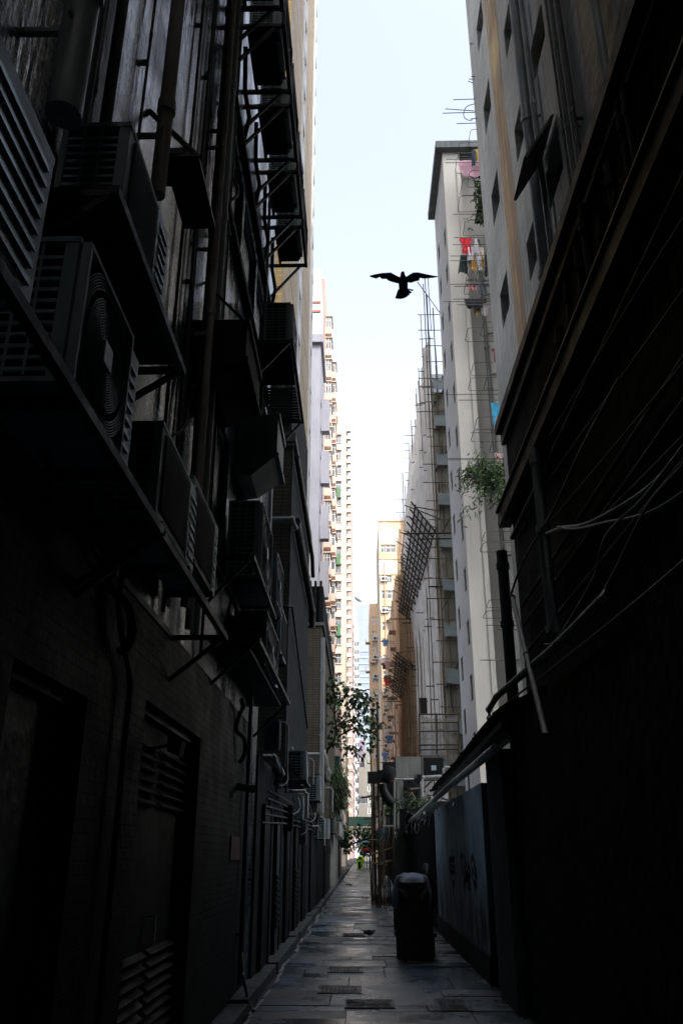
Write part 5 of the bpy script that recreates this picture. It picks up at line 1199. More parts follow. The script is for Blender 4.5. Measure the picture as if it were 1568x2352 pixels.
# ---- clutter of the farther left side
rnd = random.Random(12)
for k, (y, z) in enumerate(((43, 2.4), (43.3, 3.15), (45.2, 2.35), (45.4, 3.2), (47.4, 2.6), (47.6, 3.4), (50, 2.3), (50.3, 3.1))):
    ac('white air conditioner in the stack on the pale back building', -1.0, .36, y, y + .85, z, z + .6, rings=6, group='stacked air conditioners on the pale back building', casing=m_concl)
for k in range(4): mb = MB(); mb.box(-1.5, -.85, 42.8 + 2.3 * k, 44.8 + 2.3 * k, 3.98, 4.05); o = mb.build('sheet_canopy', m_dark2); tag(o, 'rusty sheet canopy over the stacked air conditioners', 'canopy', 'rusty sheet canopies'); recentre(o)
vpipe('yellowish drainpipe with bent foot farther down the left side', 799, 1850, -1.15, .07, 2.9, 5.3, mat('ochre_pipe', (.26, .22, .12), rough=.6), wall=-1.3, coll=1.2)
vpipe('brown drainpipe on the pale low back building', 812, 1760, -1.15, .07, 4.2, 8.0, mat('brown_pipe', (.14, .08, .05), rough=.6), wall=-1.3, coll=2)
t = thing('glazed_box', 'dark green glazed balcony box on the pale back building', 'balcony box', (-1.1, 43, 4.3))
mb = MB(); mb.box(-1.75, -.95, 42.0, 43.9, 4.2, 6.0); mb.build('panes', mat('dark_green_glass', (.02, .06, .05), rough=.15), t)
mb = MB()
for x in (-1.74, -1.35, -.97): mb.bar((x, 41.97, 4.2), (x, 41.97, 6.05), .06)
for z in (4.2, 5.2, 6.03): mb.bar((-1.76, 41.96, z), (-.94, 41.96, z), .07)
mb.build('frame', m_concl, t)

rnd = random.Random(91)
m_hose = mat('black_insulated_hose', (.02, .022, .023), rough=.7, bump=.2)
for k, (y0_, z0_) in enumerate(((2.7, 3.6), (3.4, 3.8), (4.2, 3.3), (5.1, 3.4), (3.5, 4.6), (8.6, 3.9), (9.4, 3.2), (9.7, 4.2), (10.3, 8.3), (6.9, 7.6))):
    q = [(WX + .12, y0_, z0_)]; a, z = y0_, z0_
    ph = rnd.uniform(0, 6)
    for j in range(24): a += .02 + .03 * math.sin(j * .45 + ph); z += .055 * (1 if k % 2 else -.5) + .02 * math.sin(j * .6); q.append((WX + .09 + .04 * math.sin(j * .4 + ph), a, z))
    mb = MB(); mb.tube(q, rnd.choice((.018, .026, .012)), 7); o = mb.build('hose', m_hose); tag(o, 'black insulated hose snaking over the tiled wall between the air conditioners', 'hose', 'insulated hoses on the tiled wall'); recentre(o)
for k, (px, py) in enumerate(((350, 60), (430, 420), (525, 420), (440, 700), (520, 560))):
    vpipe(('hair-thin conduit left of the thick pale pipe', 'thin conduit behind the grey tray', 'thin conduit left of the upper window band', 'slim grey conduit above the mesh-fronted units', 'thin conduit just right of the peeling pipe')[k], px, py, -1.41, .011 + .003 * (k % 2), 4.0, 20, (m_pipe, m_piped)[k % 2], coll=2.1, n=6)

# boxes, pipe elbows and cable loops crowding the shop backs
rnd = random.Random(17)
for k in range(16):
    y = 12.6 + 1.75 * k + rnd.uniform(-.5, .5); z = rnd.uniform(1.5, 3.4); X = -1.42 if y < 24.4 else -1.36
    if z > 2.5 and 14 < y < 24: X = -1.24
    mb = MB(); d, w_, h_ = rnd.uniform(.08, .22), rnd.uniform(.2, .5), rnd.uniform(.2, .5); mb.box(X + .002, X + d, y, y + w_, z, z + h_); mb.box(X + d + .002, X + d + .012, y + .03, y + w_ - .03, z + .03, z + h_ - .03)
    o = mb.build('junction_box', (m_pil, m_conc, m_dark, m_acw)[k % 4]); tag(o, 'small metal junction box on the shop backs along the left kerb', 'box', 'junction boxes on the shop backs'); recentre(o)
for k in range(18):
    y = 12.4 + 1.5 * k; X = -1.3 if y < 24 else -1.22; z = rnd.uniform(2.2, 3.9); dx = rnd.uniform(.08, .3)
    pts = [(X - .1, y, z), (X + dx - .06, y, z), (X + dx, y, z - .06), (X + dx, y, z - rnd.uniform(.2, 1.1))] if k % 2 else [(X - .1, y, z), (X + .05, y, z), (X + .05, y + .1, z), (X + .05, y + rnd.uniform(.8, 1.6), z - .1)]
    hpipe('bent service pipe sticking out of the shop backs on the left', pts, rnd.choice((.02, .03, .045)), (m_pipe, m_piped, m_pipel)[k % 3], group='bent service pipes on the left')
for k in range(8):
    y0_ = 12.5 + 2.6 * k; L_ = rnd.uniform(1.5, 3); z = rnd.uniform(2.3, 3.4); mb = MB(); mb.tube([(-1.2 + .05 * math.sin(i), y0_ + L_ * i / 10, z - .35 * math.sin(math.pi * i / 10)) for i in range(11)], .01, 5)
    o = mb.build('cable', m_cab if k % 2 else m_cabd); tag(o, 'slack cable looping between the shop backs on the left', 'cable', 'slack cables on the left'); recentre(o)
for k, (y, z) in enumerate(((20.5, 2.75), (26.5, 2.0), (33.5, 2.3), (36, 3.2))):
    ac(('air conditioner just under the brown-tiled annex', 'air conditioner low on the narrow brick building', 'air conditioner in the shadow below the drooping shrub', 'air conditioner above the shadowed one below the shrub')[k], -.98, .3, y, y + .8, z, z + .55, rings=6)
# ================================================================== TREE AND SHRUB ON THE LEFT
YT = 29.0
t = thing('leaning_tree', 'leafy tree leaning out from the left buildings over the alley', 'tree', tuple(wy(742, 1745, YT)))
rnd = random.Random(77)
def P3(px, py, dy=0): return wy(px, py, YT + dy)
br = [([(738, 1760), (752, 1722), (768, 1700), (772, 1670), (768, 1640), (770, 1600), (764, 1575)], .05, 0),
      ([(768, 1700), (790, 1683), (815, 1672), (838, 1680), (858, 1690)], .03, .6), ([(772, 1670), (795, 1650), (812, 1618), (828, 1590)], .028, -.5),
      ([(768, 1640), (790, 1608), (800, 1580)], .02, .8), ([(772, 1668), (800, 1655), (830, 1643), (850, 1650), (872, 1668)], .022, -.9),
      ([(764, 1575), (790, 1572), (815, 1590), (838, 1612)], .014, .4), ([(770, 1600), (800, 1596), (828, 1600), (845, 1622)], .014, -.4), ([(748, 1585), (752, 1572), (762, 1566)], .01, 0), ([(760, 1712), (790, 1708), (812, 1722), (822, 1740)], .02, -.3), ([(830, 1643), (845, 1620), (846, 1600)], .012, .2),
      ([(815, 1672), (845, 1665), (868, 1662)], .012, 1.0), ([(838, 1680), (850, 1710), (848, 1728)], .01, .5), ([(768, 1640), (752, 1610), (748, 1585)], .016, .3), ([(800, 1655), (822, 1650), (838, 1620)], .012, -.6)]
tr = MB(); lf = MB(); lf.keep = True
for pts, r, dy in br:
    Q = [P3(*p, dy * i / len(pts)) for i, p in enumerate(pts)]
    tr.tube(Q, [max(.005, r * (1 - .8 * i / len(Q))) for i in range(len(Q))], 6)
    for i in range(len(Q) - 1):
        n = 5 if i == 0 else 15
        for j in range(n):
            q = Q[i].lerp(Q[i + 1], rnd.random()) + Vector((rnd.gauss(0, .13), rnd.gauss(0, .22), rnd.gauss(0, .13)))
            d = Vector((rnd.uniform(-1, 1), rnd.uniform(-1, 1), rnd.uniform(-.6, .3))); tw = q + d.normalized() * .12 + Vector((0, 0, .06))
            if i > 0 or r < .03:
                if rnd.random() < .3: tr.tube([q.lerp(Q[i], .3), tw], .003, 4, caps=False)
                for m_ in range(rnd.randint(3, 7)):
                    lf.mi = 0 if rnd.random() < .7 else 1; leaf(lf, tw, d + Vector((rnd.uniform(-1, 1), rnd.uniform(-1, 1), rnd.uniform(-.9, .2))), rnd.uniform(.09, .15), .07, rnd, .5)
tr.build('trunk', m_bark, t); lf.build('crown', [m_leafd, m_leafl], t)
c = wy(776, 1815, 34); bush('ledge_shrub', 'dense dark palm-like shrub drooping from the left wall below the tree', 'plant', c, (.5, .8, .95), 1300, .42, .035, 14, stems=26, droop=1.4)
c = wy(797, 1930, 60); bush('ledge_shrub', 'small dark bush low at the far left of the alley', 'plant', c, (.6, .8, 1.0), 500, .3, .12, 15, stems=10)
c = wy(842, 1935, 110); bush('street_tree', 'round dark street tree at the far end of the alley', 'tree', c, (1.8, 1.2, 2.0), 900, .5, .3, 16, stems=14)
t = thing('hanging_sheeting', 'crumpled dusty plastic sheeting caught on the pipe beside the tree', 'plastic sheet', tuple(wy(745, 1760, 27)))
mb = MB(); 
for k in range(4): mb.ell(wy(742 + 3 * k, 1738 + 14 * k, 27.0), .12, .1, .22, 12, 9, lump=.7, seed=k)
mb.build('sheet', m_concl, t)

# ================================================================== CLUTTER ON THE RIGHT, MIDDLE DISTANCE
def pbox(name, label, cat, x0, y0_, x1, y1_, Y, dep, m, parent=None):
    a, b = wy(x0, y1_, Y), wy(x1, y0_, Y); mb = MB(); mb.box(min(a.x, b.x), max(a.x, b.x), Y, Y + dep, a.z, b.z); o = mb.build(name, m, parent)
    if parent is None: tag(o, label, cat); recentre(o)
    return o
t = thing('plant_room', 'small pale concrete plant room with stepped opening, above the right hand wall', 'building', tuple(wy(930, 1900, 31)))
a = wy(908, 1738, 31); b = wy(968, 1790, 31); lo = wy(908, 1905, 31).z
mb = MB(); mb.box(a.x, b.x, 31, 34, b.z, a.z); mb.box(a.x, wy(926, 1800, 31).x, 31, 34, lo, b.z - .003); mb.build('wall', m_concl, t)
mb = MB(); st = [(968, 1778), (958, 1778), (958, 1786), (948, 1786), (948, 1794), (938, 1794), (938, 1803), (928, 1803)]
for k in range(4): x0 = wy(928 + 10 * k, 1800, 30.97).x; x1 = wy(938 + 10 * k, 1800, 30.97).x; mb.box(x0, x1 - .002, 30.9, 31.5, lo, wy(930, 1803 - 8 * k, 30.97).z)
mb.build('stepped_panel', m_dark, t)
# large condenser facing the camera
ta = wy(967, 1736, 29.5); tb = wy(1026, 1792, 29.5)
t = thing('air_conditioner', 'large air conditioner facing the camera on the right hand roof, blue mark on its corner', 'air conditioner', ((ta.x + tb.x) / 2, 29.5, tb.z))
mb = MB(); mb.box(ta.x, tb.x, 29.5, 29.85, tb.z, ta.z); mb.box(ta.x - .01, tb.x + .01, 29.49, 29.86, ta.z + .001, ta.z + .03); mb.build('casing', m_conc, t)
r = (ta.z - tb.z) * .42; cx_, cz = ta.x + r + .07, (ta.z + tb.z) / 2
g = MB(); g.mi = 1; g.box(cx_ - r, cx_ + r, 29.485, 29.498, cz - r, cz + r); g.mi = 0
for k in range(9): rr = r * (.2 + .8 * k / 9); g.tube([(cx_ + rr * math.cos(a_), 29.475, cz + rr * math.sin(a_)) for a_ in [2 * math.pi * i / 28 for i in range(28)]], .004, 4, closed=True)
for k in range(16): a_ = 2 * math.pi * k / 16; g.tube([(cx_, 29.472, cz), (cx_ + r * math.cos(a_), 29.472, cz + r * math.sin(a_))], .003, 4)
G = g.build('fan_grille', [m_piped, m_in], t)
h = MB(); h.box(cx_ - .08, cx_ + .08, 29.46, 29.469, cz - .08, cz + .08); h.build('hub_plate', m_acg, G)
m_bl = mat('blue_badge', (.04, .25, .38), rough=.4, bump=0)
g = MB(); x = tb.x - .2; g.mi = 0; g.poly([(x, 29.49, ta.z - .12), (x + .19, 29.49, ta.z - .12), (x + .16, 29.49, ta.z - .18), (x + .0, 29.49, ta.z - .18)]); g.mi = 1; g.poly([(x + .12, 29.489, ta.z - .2), (x + .19, 29.489, ta.z - .14), (x + .08, 29.489, ta.z - .33), (x - .02, 29.489, ta.z - .37)])
g.build('badge', [mat('dark_badge', (.03, .04, .06), rough=.4, bump=0), m_bl], t)
for lab, pts, r in (('pale pipe with elbow in front of the plant room', [(905, 1905), (905, 1795), (908, 1790), (950, 1790)], .035), ('thick pale pipe bent over the right hand roof', [(970, 1870), (968, 1800), (972, 1786), (1020, 1783)], .06), ('pale stub pipe by the large air conditioner', [(1018, 1780), (1018, 1768), (1022, 1762), (1034, 1763)], .04), ('short pale pipe above the wall top', [(880, 1912), (880, 1898), (905, 1897)], .03)):
    hpipe(lab, [tuple(wy(*p, 28.6)) for p in pts], r, m_pipel if False else m_pipe)
t = thing('rooftop_junk', 'dark jumble of rails and boxes on the roof in front of the plant room', 'junk', tuple(wy(950, 1880, 28)))
rnd = random.Random(40)
for k in range(16):
    a = wy(rnd.uniform(925, 1010), rnd.uniform(1810, 1895), 27.8 + rnd.uniform(0, 1.2)); b = a + Vector((rnd.uniform(-.6, .6), rnd.uniform(-.4, .4), rnd.uniform(-.3, .5)))
    mb = MB(); mb.bar(a, b, .04, .05); mb.build('rail', (m_piped, m_dark, m_bam)[k % 3], t)
for k in range(6):
    a = wy(930 + 15 * k, 1870 + 6 * (k % 3), 29); mb = MB(); mb.box(a.x - .18, a.x + .18, 28.9, 29.3, a.z - .5, a.z + rnd.uniform(.0, .2)); mb.build('box', (m_dark, m_dark2, m_piped)[k % 3], t)
blockwall('roof_slab', 'dark flat roof slab behind the right hand wall top', 1.75, 6, 20, 36, 2.3, 2.42, m_dark2, 'roof')
c = wy(945, 1850, 27.5); bush('roof_weeds', 'thin fern growing on the right hand roof', 'plant', c, (.6, .5, .35), 260, .25, .03, 19, stems=9)
c = wy(890, 1860, 30); bush('roof_weeds', 'small weeds among the bamboo poles', 'plant', c, (.6, .5, .35), 200, .14, .07, 20, stems=9)
# kitchen exhaust duct
t = thing('exhaust_duct', 'black kitchen exhaust duct with slanted and curved sections over the right hand wall', 'duct', tuple(wy(880, 1800, 28.5)))
pbox('duct_box', '', '', 844, 1772, 867, 1798, 28.5, .4, m_blk, t); pbox('duct_box', '', '', 867.5, 1769, 884, 1796, 28.6, .45, m_dark2, t); pbox('duct_box', '', '', 879, 1750, 908, 1772, 28.9, .5, m_blk, t)
a, b = wy(885, 1796, 28.2), wy(898, 1762, 28.2); mb = MB(); mb.tube([a - (b - a) * .05, a, b, b + (b - a) * .05], [.09, .155, .155, .09], 14); mb.build('slanted_duct', m_door, t)
pts = [wy(*p, 28.5) for p in ((878, 1800), (880, 1815), (886, 1829), (895, 1841), (903, 1847))]; mb = MB(); mb.tube(pts, [.12, .14, .16, .16, .15], 12); mb.build('curved_duct', m_blk, t)
pbox('duct_riser', '', '', 884, 1796, 906, 1832, 28.7, .4, m_blk, t)
# bamboo poles standing in the alley
t = thing('bamboo_scaffold_base', 'rough bamboo scaffold standing in the alley in front of the corrugated hoarding', 'scaffolding', (.9, 29, 0))
rnd = random.Random(50)
for k, (px, top, Y, r) in enumerate(((854, 1695, 31, .06), (862, 1800, 29.5, .045), (869, 1612, 29.5, .075), (868, 1700, 28.8, .05), (878, 1800, 28.6, .04), (851, 1935, 31.5, .04), (887, 1900, 29.5, .035), (893, 1760, 30.5, .05), (884, 1960, 28.0, .035), (858, 1790, 30.6, .05), (904, 1900, 31, .05))):
    x = wy(px, 1900, Y).x; z = wy(px, top, Y).z; o = pole(t, (x, Y, 0), (x + rnd.uniform(-.05, .05), Y, z), r * .6, m_bam if k % 2 == 0 else m_bamd)
for a, b in (((830, 1832), (880, 1828)), ((848, 1964), (902, 1948)), ((845, 1928), (880, 1932)), ((852, 1985), (900, 1978)), ((836, 1880), (850, 1880)), ((865, 1990), (900, 1976))):
    pole(t, wy(*a, 29), wy(*b, 29.2), .03, m_bam, 'ledger')
for a, b in (((862, 2058), (884, 1975)), ((868, 2060), (892, 1972)), ((880, 1990), (893, 1900))): pole(t, wy(*a, 29.3), wy(*b, 29.6), .035, m_bam, 'brace')
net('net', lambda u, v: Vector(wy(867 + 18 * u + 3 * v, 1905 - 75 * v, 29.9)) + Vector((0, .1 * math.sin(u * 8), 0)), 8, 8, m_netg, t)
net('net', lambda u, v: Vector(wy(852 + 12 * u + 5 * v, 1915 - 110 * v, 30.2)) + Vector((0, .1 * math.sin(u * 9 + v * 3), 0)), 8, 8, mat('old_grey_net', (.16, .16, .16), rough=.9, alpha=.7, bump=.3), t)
mb = MB(); mb.keep = True
g = [[mb.bm.verts.new(Vector(wy(866 + 21 * i / 10, 1905 + 30 * j / 8 - 3 * (i / 10), 29.3)) + Vector((0, .05 * math.sin(i * 1.3 + j), 0))) for i in range(11)] for j in range(9)]
for j in range(8):
    for i in range(10): mb.face([g[j][i], g[j][i + 1], g[j + 1][i + 1], g[j + 1][i]])
o = mb.build('blue_sheet', mat('pale_blue_sheet', (.20, .32, .42), (.13, .22, .30), rough=.5, bump=.4, bs=6)); tag(o, 'pale blue plastic sheet tied to the bamboo scaffold', 'plastic sheet'); recentre(o)
# rubbish
m_bag = mat('translucent_bin_bag', (.5, .55, .58), (.3, .34, .37), rough=.25, rough2=.5, bump=.8, bs=14, ns=5)
for k, (px, py, r, lab) in enumerate(((873, 2062, .25, 'grey rubbish bag, leftmost and lowest of the heap by the bamboo'), (897, 2054, .27, 'pale tied rubbish bag, rightmost of the heap by the bamboo'), (886, 2046, .24, 'rubbish bag with a blue mark, topmost of the heap by the bamboo'), (886, 2068, .2, 'crumpled small rubbish bag at the front of the heap'))):
    c = wy(px, py, 31.6 + (0, .3, .9, -.3)[k]); c.z = (.22, .27, .55, .17)[k]; mb = MB(); mb.ell(c, r, r * .9, r * (1.0 if k != 2 else 1.15), 18, 14, lump=.35, seed=k + 3); mb.ell(c + Vector((.02, 0, r * 1.02)), .05, .05, .07, 8, 6, lump=.6)
    o = mb.build('rubbish_bag', m_bag); tag(o, lab, 'rubbish bag'); recentre(o)
t = thing('stick_bundle', 'loose bundle of sticks and straw lying beside the bamboo scaffold', 'bundle', (.35, 32, 0))
mb = MB()
for k in range(34): a = Vector((.15 + rnd.uniform(0, .75), 32.2 + rnd.uniform(-.5, .5), .03 + rnd.uniform(0, .22))); mb.tube([a, a + Vector((rnd.uniform(-.3, .3), rnd.uniform(-.4, .4), rnd.uniform(-.02, .12)))], .012, 5)
mb.build('sticks', m_bam, t)
for lab, px, py, sx_ in (('crumpled white rag on the left edge of the paving', 801, 2031, .2), ('torn pale paper scrap farther along the paving', 788, 2023, .1)):
    c = wz(px, py, .04); mb = MB(); mb.ell(c, sx_, sx_ * 1.4, .05, 16, 10, lump=.9, seed=3); o = mb.build('rag', mat('dirty_white_rag', (.4, .42, .45), rough=.8, bump=.3)); tag(o, lab, 'litter'); recentre(o)
# drain covers
m_iron = mat('worn_cast_iron', (.055, .058, .06), (.02, .02, .02), rough=.3, rough2=.6, metal=.5, bump=.3, bs=30)
def cover(label, x0, x1, yp0, yp1, kind):
    a, b = wz(x0, yp1, .012), wz(x1, yp0, .012); xa_, xb_, ya_, yb_ = a.x, b.x, a.y, b.y
    t = thing('drain_cover', label, 'drain cover', ((xa_ + xb_) / 2, (ya_ + yb_) / 2, .012)); mb = MB()
    e = .02
    mb.box(xa_, xb_, ya_, ya_ + e, .0, .019); mb.box(xa_, xb_, yb_ - e, yb_, .0, .019); mb.box(xa_, xa_ + e, ya_ + e, yb_ - e, 0, .019); mb.box(xb_ - e, xb_, ya_ + e, yb_ - e, 0, .019); mb.build('frame', m_iron, t)
    mb = MB(); mb.box(xa_ + e, xb_ - e, ya_ + e, yb_ - e, 0, .012)
    if kind == 'grid':
        n = 9
        for k in range(n):
            x = xa_ + .04 + (xb_ - xa_ - .08) * k / n
            for j in range(5): yy = ya_ + .03 + (yb_ - ya_ - .06) * j / 5; mb.box(x, x + (xb_ - xa_) / n * .55, yy, yy + (yb_ - ya_) / 5 * .5, .0125, .018)
    else:
        rn = random.Random(2)
        for k in range(190):
            x, yy = rn.uniform(xa_ + .03, xb_ - .05), rn.uniform(ya_ + .03, yb_ - .05); s = rn.uniform(.008, .02); M_ = Matrix.Rotation(rn.uniform(0, 3.1), 3, 'Z')
            if kind == 'star':
                dx, dy = x - (xa_ + xb_) / 2, yy - (ya_ + yb_) / 2; M_ = Matrix.Rotation(math.atan2(dy, dx) if math.hypot(dx, dy) < .2 else round(math.atan2(dy, dx) / 1.57) * 1.57, 3, 'Z')
            q = [Vector((x, yy, 0)) + M_ @ Vector(v) for v in ((-s * 1.6, -s * .4, 0), (s * 1.6, -s * .4, 0), (s * 1.6, s * .4, 0), (-s * 1.6, s * .4, 0))]
            mb.hexa([Vector((v.x, v.y, .0125)) for v in q] + [Vector((v.x, v.y, .018)) for v in q])
    mb.build('plate', m_iron, t)
cover('patterned iron cover with a star in its middle, nearest in the alley paving', 791, 903, 2297, 2315, 'star')
cover('barred iron drain cover, second nearest in the alley paving', 728, 830, 2265, 2281, 'grid')
cover('barred iron drain cover wedged between slabs, third from the front', 750, 834, 2223, 2234, 'grid')
cover('studded iron cover beside the walking pigeon', 785, 840, 2145, 2151, 'stud')
cover('barred drain cover farther up the paving', 784, 832, 2097, 2103, 'grid')
cover('dark cover near the right wall in the foreground', 1010, 1068, 2297, 2322, 'stud')

# ================================================================== BIRDS
m_bird = mat('dark_slate_feathers', (.09, .12, .16), (.13, .15, .17), rough=.6, bump=.2, bs=60, ns=14)
m_birdb = mat('blue_black_plumage', (.04, .07, .11), rough=.5, bump=.1, bs=40)
DB = 8.0; fw_ = ray(925, 652).normalized(); cenB = CL + fw_ * (DB / (CM.transposed() @ fw_).z * -1)
upv = (CM @ Vector((0, 1, 0))); rt = (CM @ Vector((1, 0, 0))); bk = (CM @ Vector((0, 0, 1)))
kk = DB / F / 7.80
def bp(cx_, cy_, d=0): return cenB + rt * ((cx_ - 715) * kk) - upv * ((cy_ - 400) * kk) + bk * d
t = thing('flying_pigeon', 'dark pigeon flying with wings spread against the white sky', 'bird', tuple(cenB))
def M3(a, b, c): return Matrix((a, b, c)).transposed()
ax = M3(rt, bk, upv)
mb = MB(); pts = [bp(712, 186), bp(710, 215), bp(712, 255), bp(716, 300), bp(718, 360), bp(720, 430), bp(722, 500), bp(722, 560), bp(722, 600)]
mb.tube(pts, [28 * kk, 36 * kk, 46 * kk, 72 * kk, 84 * kk, 82 * kk, 78 * kk, 66 * kk, 40 * kk], 14); mb.build('body', m_birdb, t)
mb = MB(); mb.tube([bp(710, 190), bp(709, 176), bp(709, 166, -.01)], [12 * kk, 7 * kk, 1.5 * kk], 8); mb.build('beak', m_blk, t)
def wing(lead, trail, sgn):
    mb = MB(); n = len(lead)
    arch = lambda x: -.05 * math.sin(min(1, abs(x - 715) / 620) * 3.14 * .8) + .03
    for i in range(n - 1):
        L0, L1, T0, T1 = lead[i], lead[i + 1], trail[i], trail[i + 1]
        mb.hexa([bp(*T0, arch(T0[0]) - .001), bp(*T1, arch(T1[0]) - .001), bp(*L1, arch(L1[0]) - .006), bp(*L0, arch(L0[0]) - .006), bp(*T0, arch(T0[0]) + .001), bp(*T1, arch(T1[0]) + .001), bp(*L1, arch(L1[0]) + .006), bp(*L0, arch(L0[0]) + .006)])
    return mb.build('wing', m_bird, t)
def interp(P_, xs):
    out = []
    for x in xs:
        for i in range(len(P_) - 1):
            (a, b), (c, d) = P_[i], P_[i + 1]
            if min(a, c) <= x <= max(a, c): out.append((x, b + (d - b) * ((x - a) / (c - a) if c != a else 0))); break
    return out
def wmake(leadp, trailp, x0, x1, n=40):
    xs = [x0 + (x1 - x0) * i / n for i in range(n + 1)]
    L_ = interp(leadp, xs); T_ = interp(trailp, xs); T_ = [(x, y + 7 * math.sin(x * .19)) for x, y in T_]
    return wing(L_, T_, 1)
wmake([(112, 258), (180, 232), (250, 214), (350, 196), (500, 195), (560, 235), (650, 290), (700, 300)], [(112, 262), (150, 280), (240, 298), (312, 262), (322, 300), (420, 304), (470, 345), (620, 398), (700, 420)], 114, 698)
wmake([(1345, 268), (1240, 244), (1100, 210), (980, 188), (890, 200), (830, 240), (770, 282), (730, 300)], [(1345, 272), (1290, 285), (1150, 292), (1100, 297), (1035, 288), (1026, 258), (1015, 328), (930, 355), (850, 385), (800, 378), (730, 420)], 1343, 732)
for k in range(9):
    u = k / 8; a = (640 + 160 * u, 500 - 10 * u); e0 = 600 + 285 * u; ey = 655 + 30 * math.sin(u * 2.6) - 145 * u ** 2.2
    mb = MB(); w_ = 26 + 16 * u; p0, p1 = bp(a[0] - 14, a[1], .002 * k), bp(a[0] + 14, a[1], .002 * k); q0, q1 = bp(e0 - w_, ey, .002 * k), bp(e0 + w_ * .6, ey - 8, .002 * k); qe = bp(e0 - 4, ey + 14, .002 * k)
    o_ = bk * .002; v = [mb.bm.verts.new(x) for x in (p0, p1, q1, qe, q0)]; mb.face(v); v2 = [mb.bm.verts.new(x + o_) for x in (p0, p1, q1, qe, q0)]; mb.face(v2[::-1])
    for i in range(5): mb.face([v[i], v[(i + 1) % 5], v2[(i + 1) % 5], v2[i]])
    mb.build('tail_feather', m_bird, t)
# pigeon walking on the paving
g0 = wz(846, 2157, 0.01); t = thing('walking_pigeon', 'dark pigeon walking on the wet paving in the middle of the alley', 'bird', tuple(g0))
def gp(x, z, y=0): return Vector((g0.x + x, g0.y + y, .012 + z))
mb = MB(); mb.tube([gp(-.155, .165), gp(-.10, .15), (gp(-.05, .13)), gp(.0, .115), gp(.05, .115), gp(.085, .135), gp(.105, .15), gp(.125, .15), gp(.14, .147)], [.006, .013, .032, .048, .05, .036, .024, .023, .008], 12); mb.build('body', m_bird, t)
mb = MB(); mb.tube([gp(.138, .147), gp(.165, .138)], [.006, .001], 6); mb.build('beak', m_blk, t)
for s in (-.02, .02):
    mb = MB(); mb.tube([gp(.0, .08, s), gp(.012 + s, .04, s), gp(.0 + s, .006, s)], .005, 6); mb.tube([gp(s, .005, s), gp(.035 + s, .003, s)], .004, 5); mb.tube([gp(s, .005, s), gp(.02 + s, .003, s + .02)], .003, 5); mb.build('leg', mat('bird_leg', (.12, .04, .04), rough=.6), t)
for s in (-1, 1):
    mb = MB(); mb.ell(gp(-.02, .13, s * .04), .085, .012, .036, 12, 8, M=Matrix.Rotation(R(-12), 3, 'Y')); mb.build('wing', m_birdb, t)

# ================================================================== PEOPLE
m_skin = mat('skin', (.30, .18, .12), rough=.6, bump=.05)
def skinned(name, chains, parent, m, sub=2):
    """chains: lists of (x, y, z, radius); points given again under the same coordinates are shared"""
    idx = {}; vs = []; rs = []; es = []
    for ch in chains:
        prev = None
        for (x, y, z, r) in ch:
            k = (round(x, 3), round(y, 3), round(z, 3))
            if k not in idx: idx[k] = len(vs); vs.append((x, y, z)); rs.append(r)
            if prev is not None and prev != idx[k]: es.append((prev, idx[k]))
            prev = idx[k]
    me = bpy.data.meshes.new(name); me.from_pydata(vs, es, []); o = bpy.data.objects.new(name, me); COL.objects.link(o); o.parent = parent
    md = o.modifiers.new('skin', 'SKIN'); md.use_smooth_shade = True
    sv = me.skin_vertices[0].data if me.skin_vertices else None
    if sv is None:
        bpy.context.view_layer.objects.active = o; o.select_set(True); sv = me.skin_vertices[0].data
    for i, r in enumerate(rs): sv[i].radius = (r if isinstance(r, tuple) else (r, r)); sv[i].use_root = (i == 0)
    md2 = o.modifiers.new('sub', 'SUBSURF'); md2.levels = sub; md2.render_levels = sub
    # keep the evaluated surface as plain mesh data
    dg = bpy.context.evaluated_depsgraph_get(); ev = o.evaluated_get(dg); me2 = bpy.data.meshes.new_from_object(ev); o.modifiers.clear(); o.data = me2; me2.name = name
    me2.materials.clear(); me2.materials.append(m)
    for p in me2.polygons: p.use_smooth = True
    return o
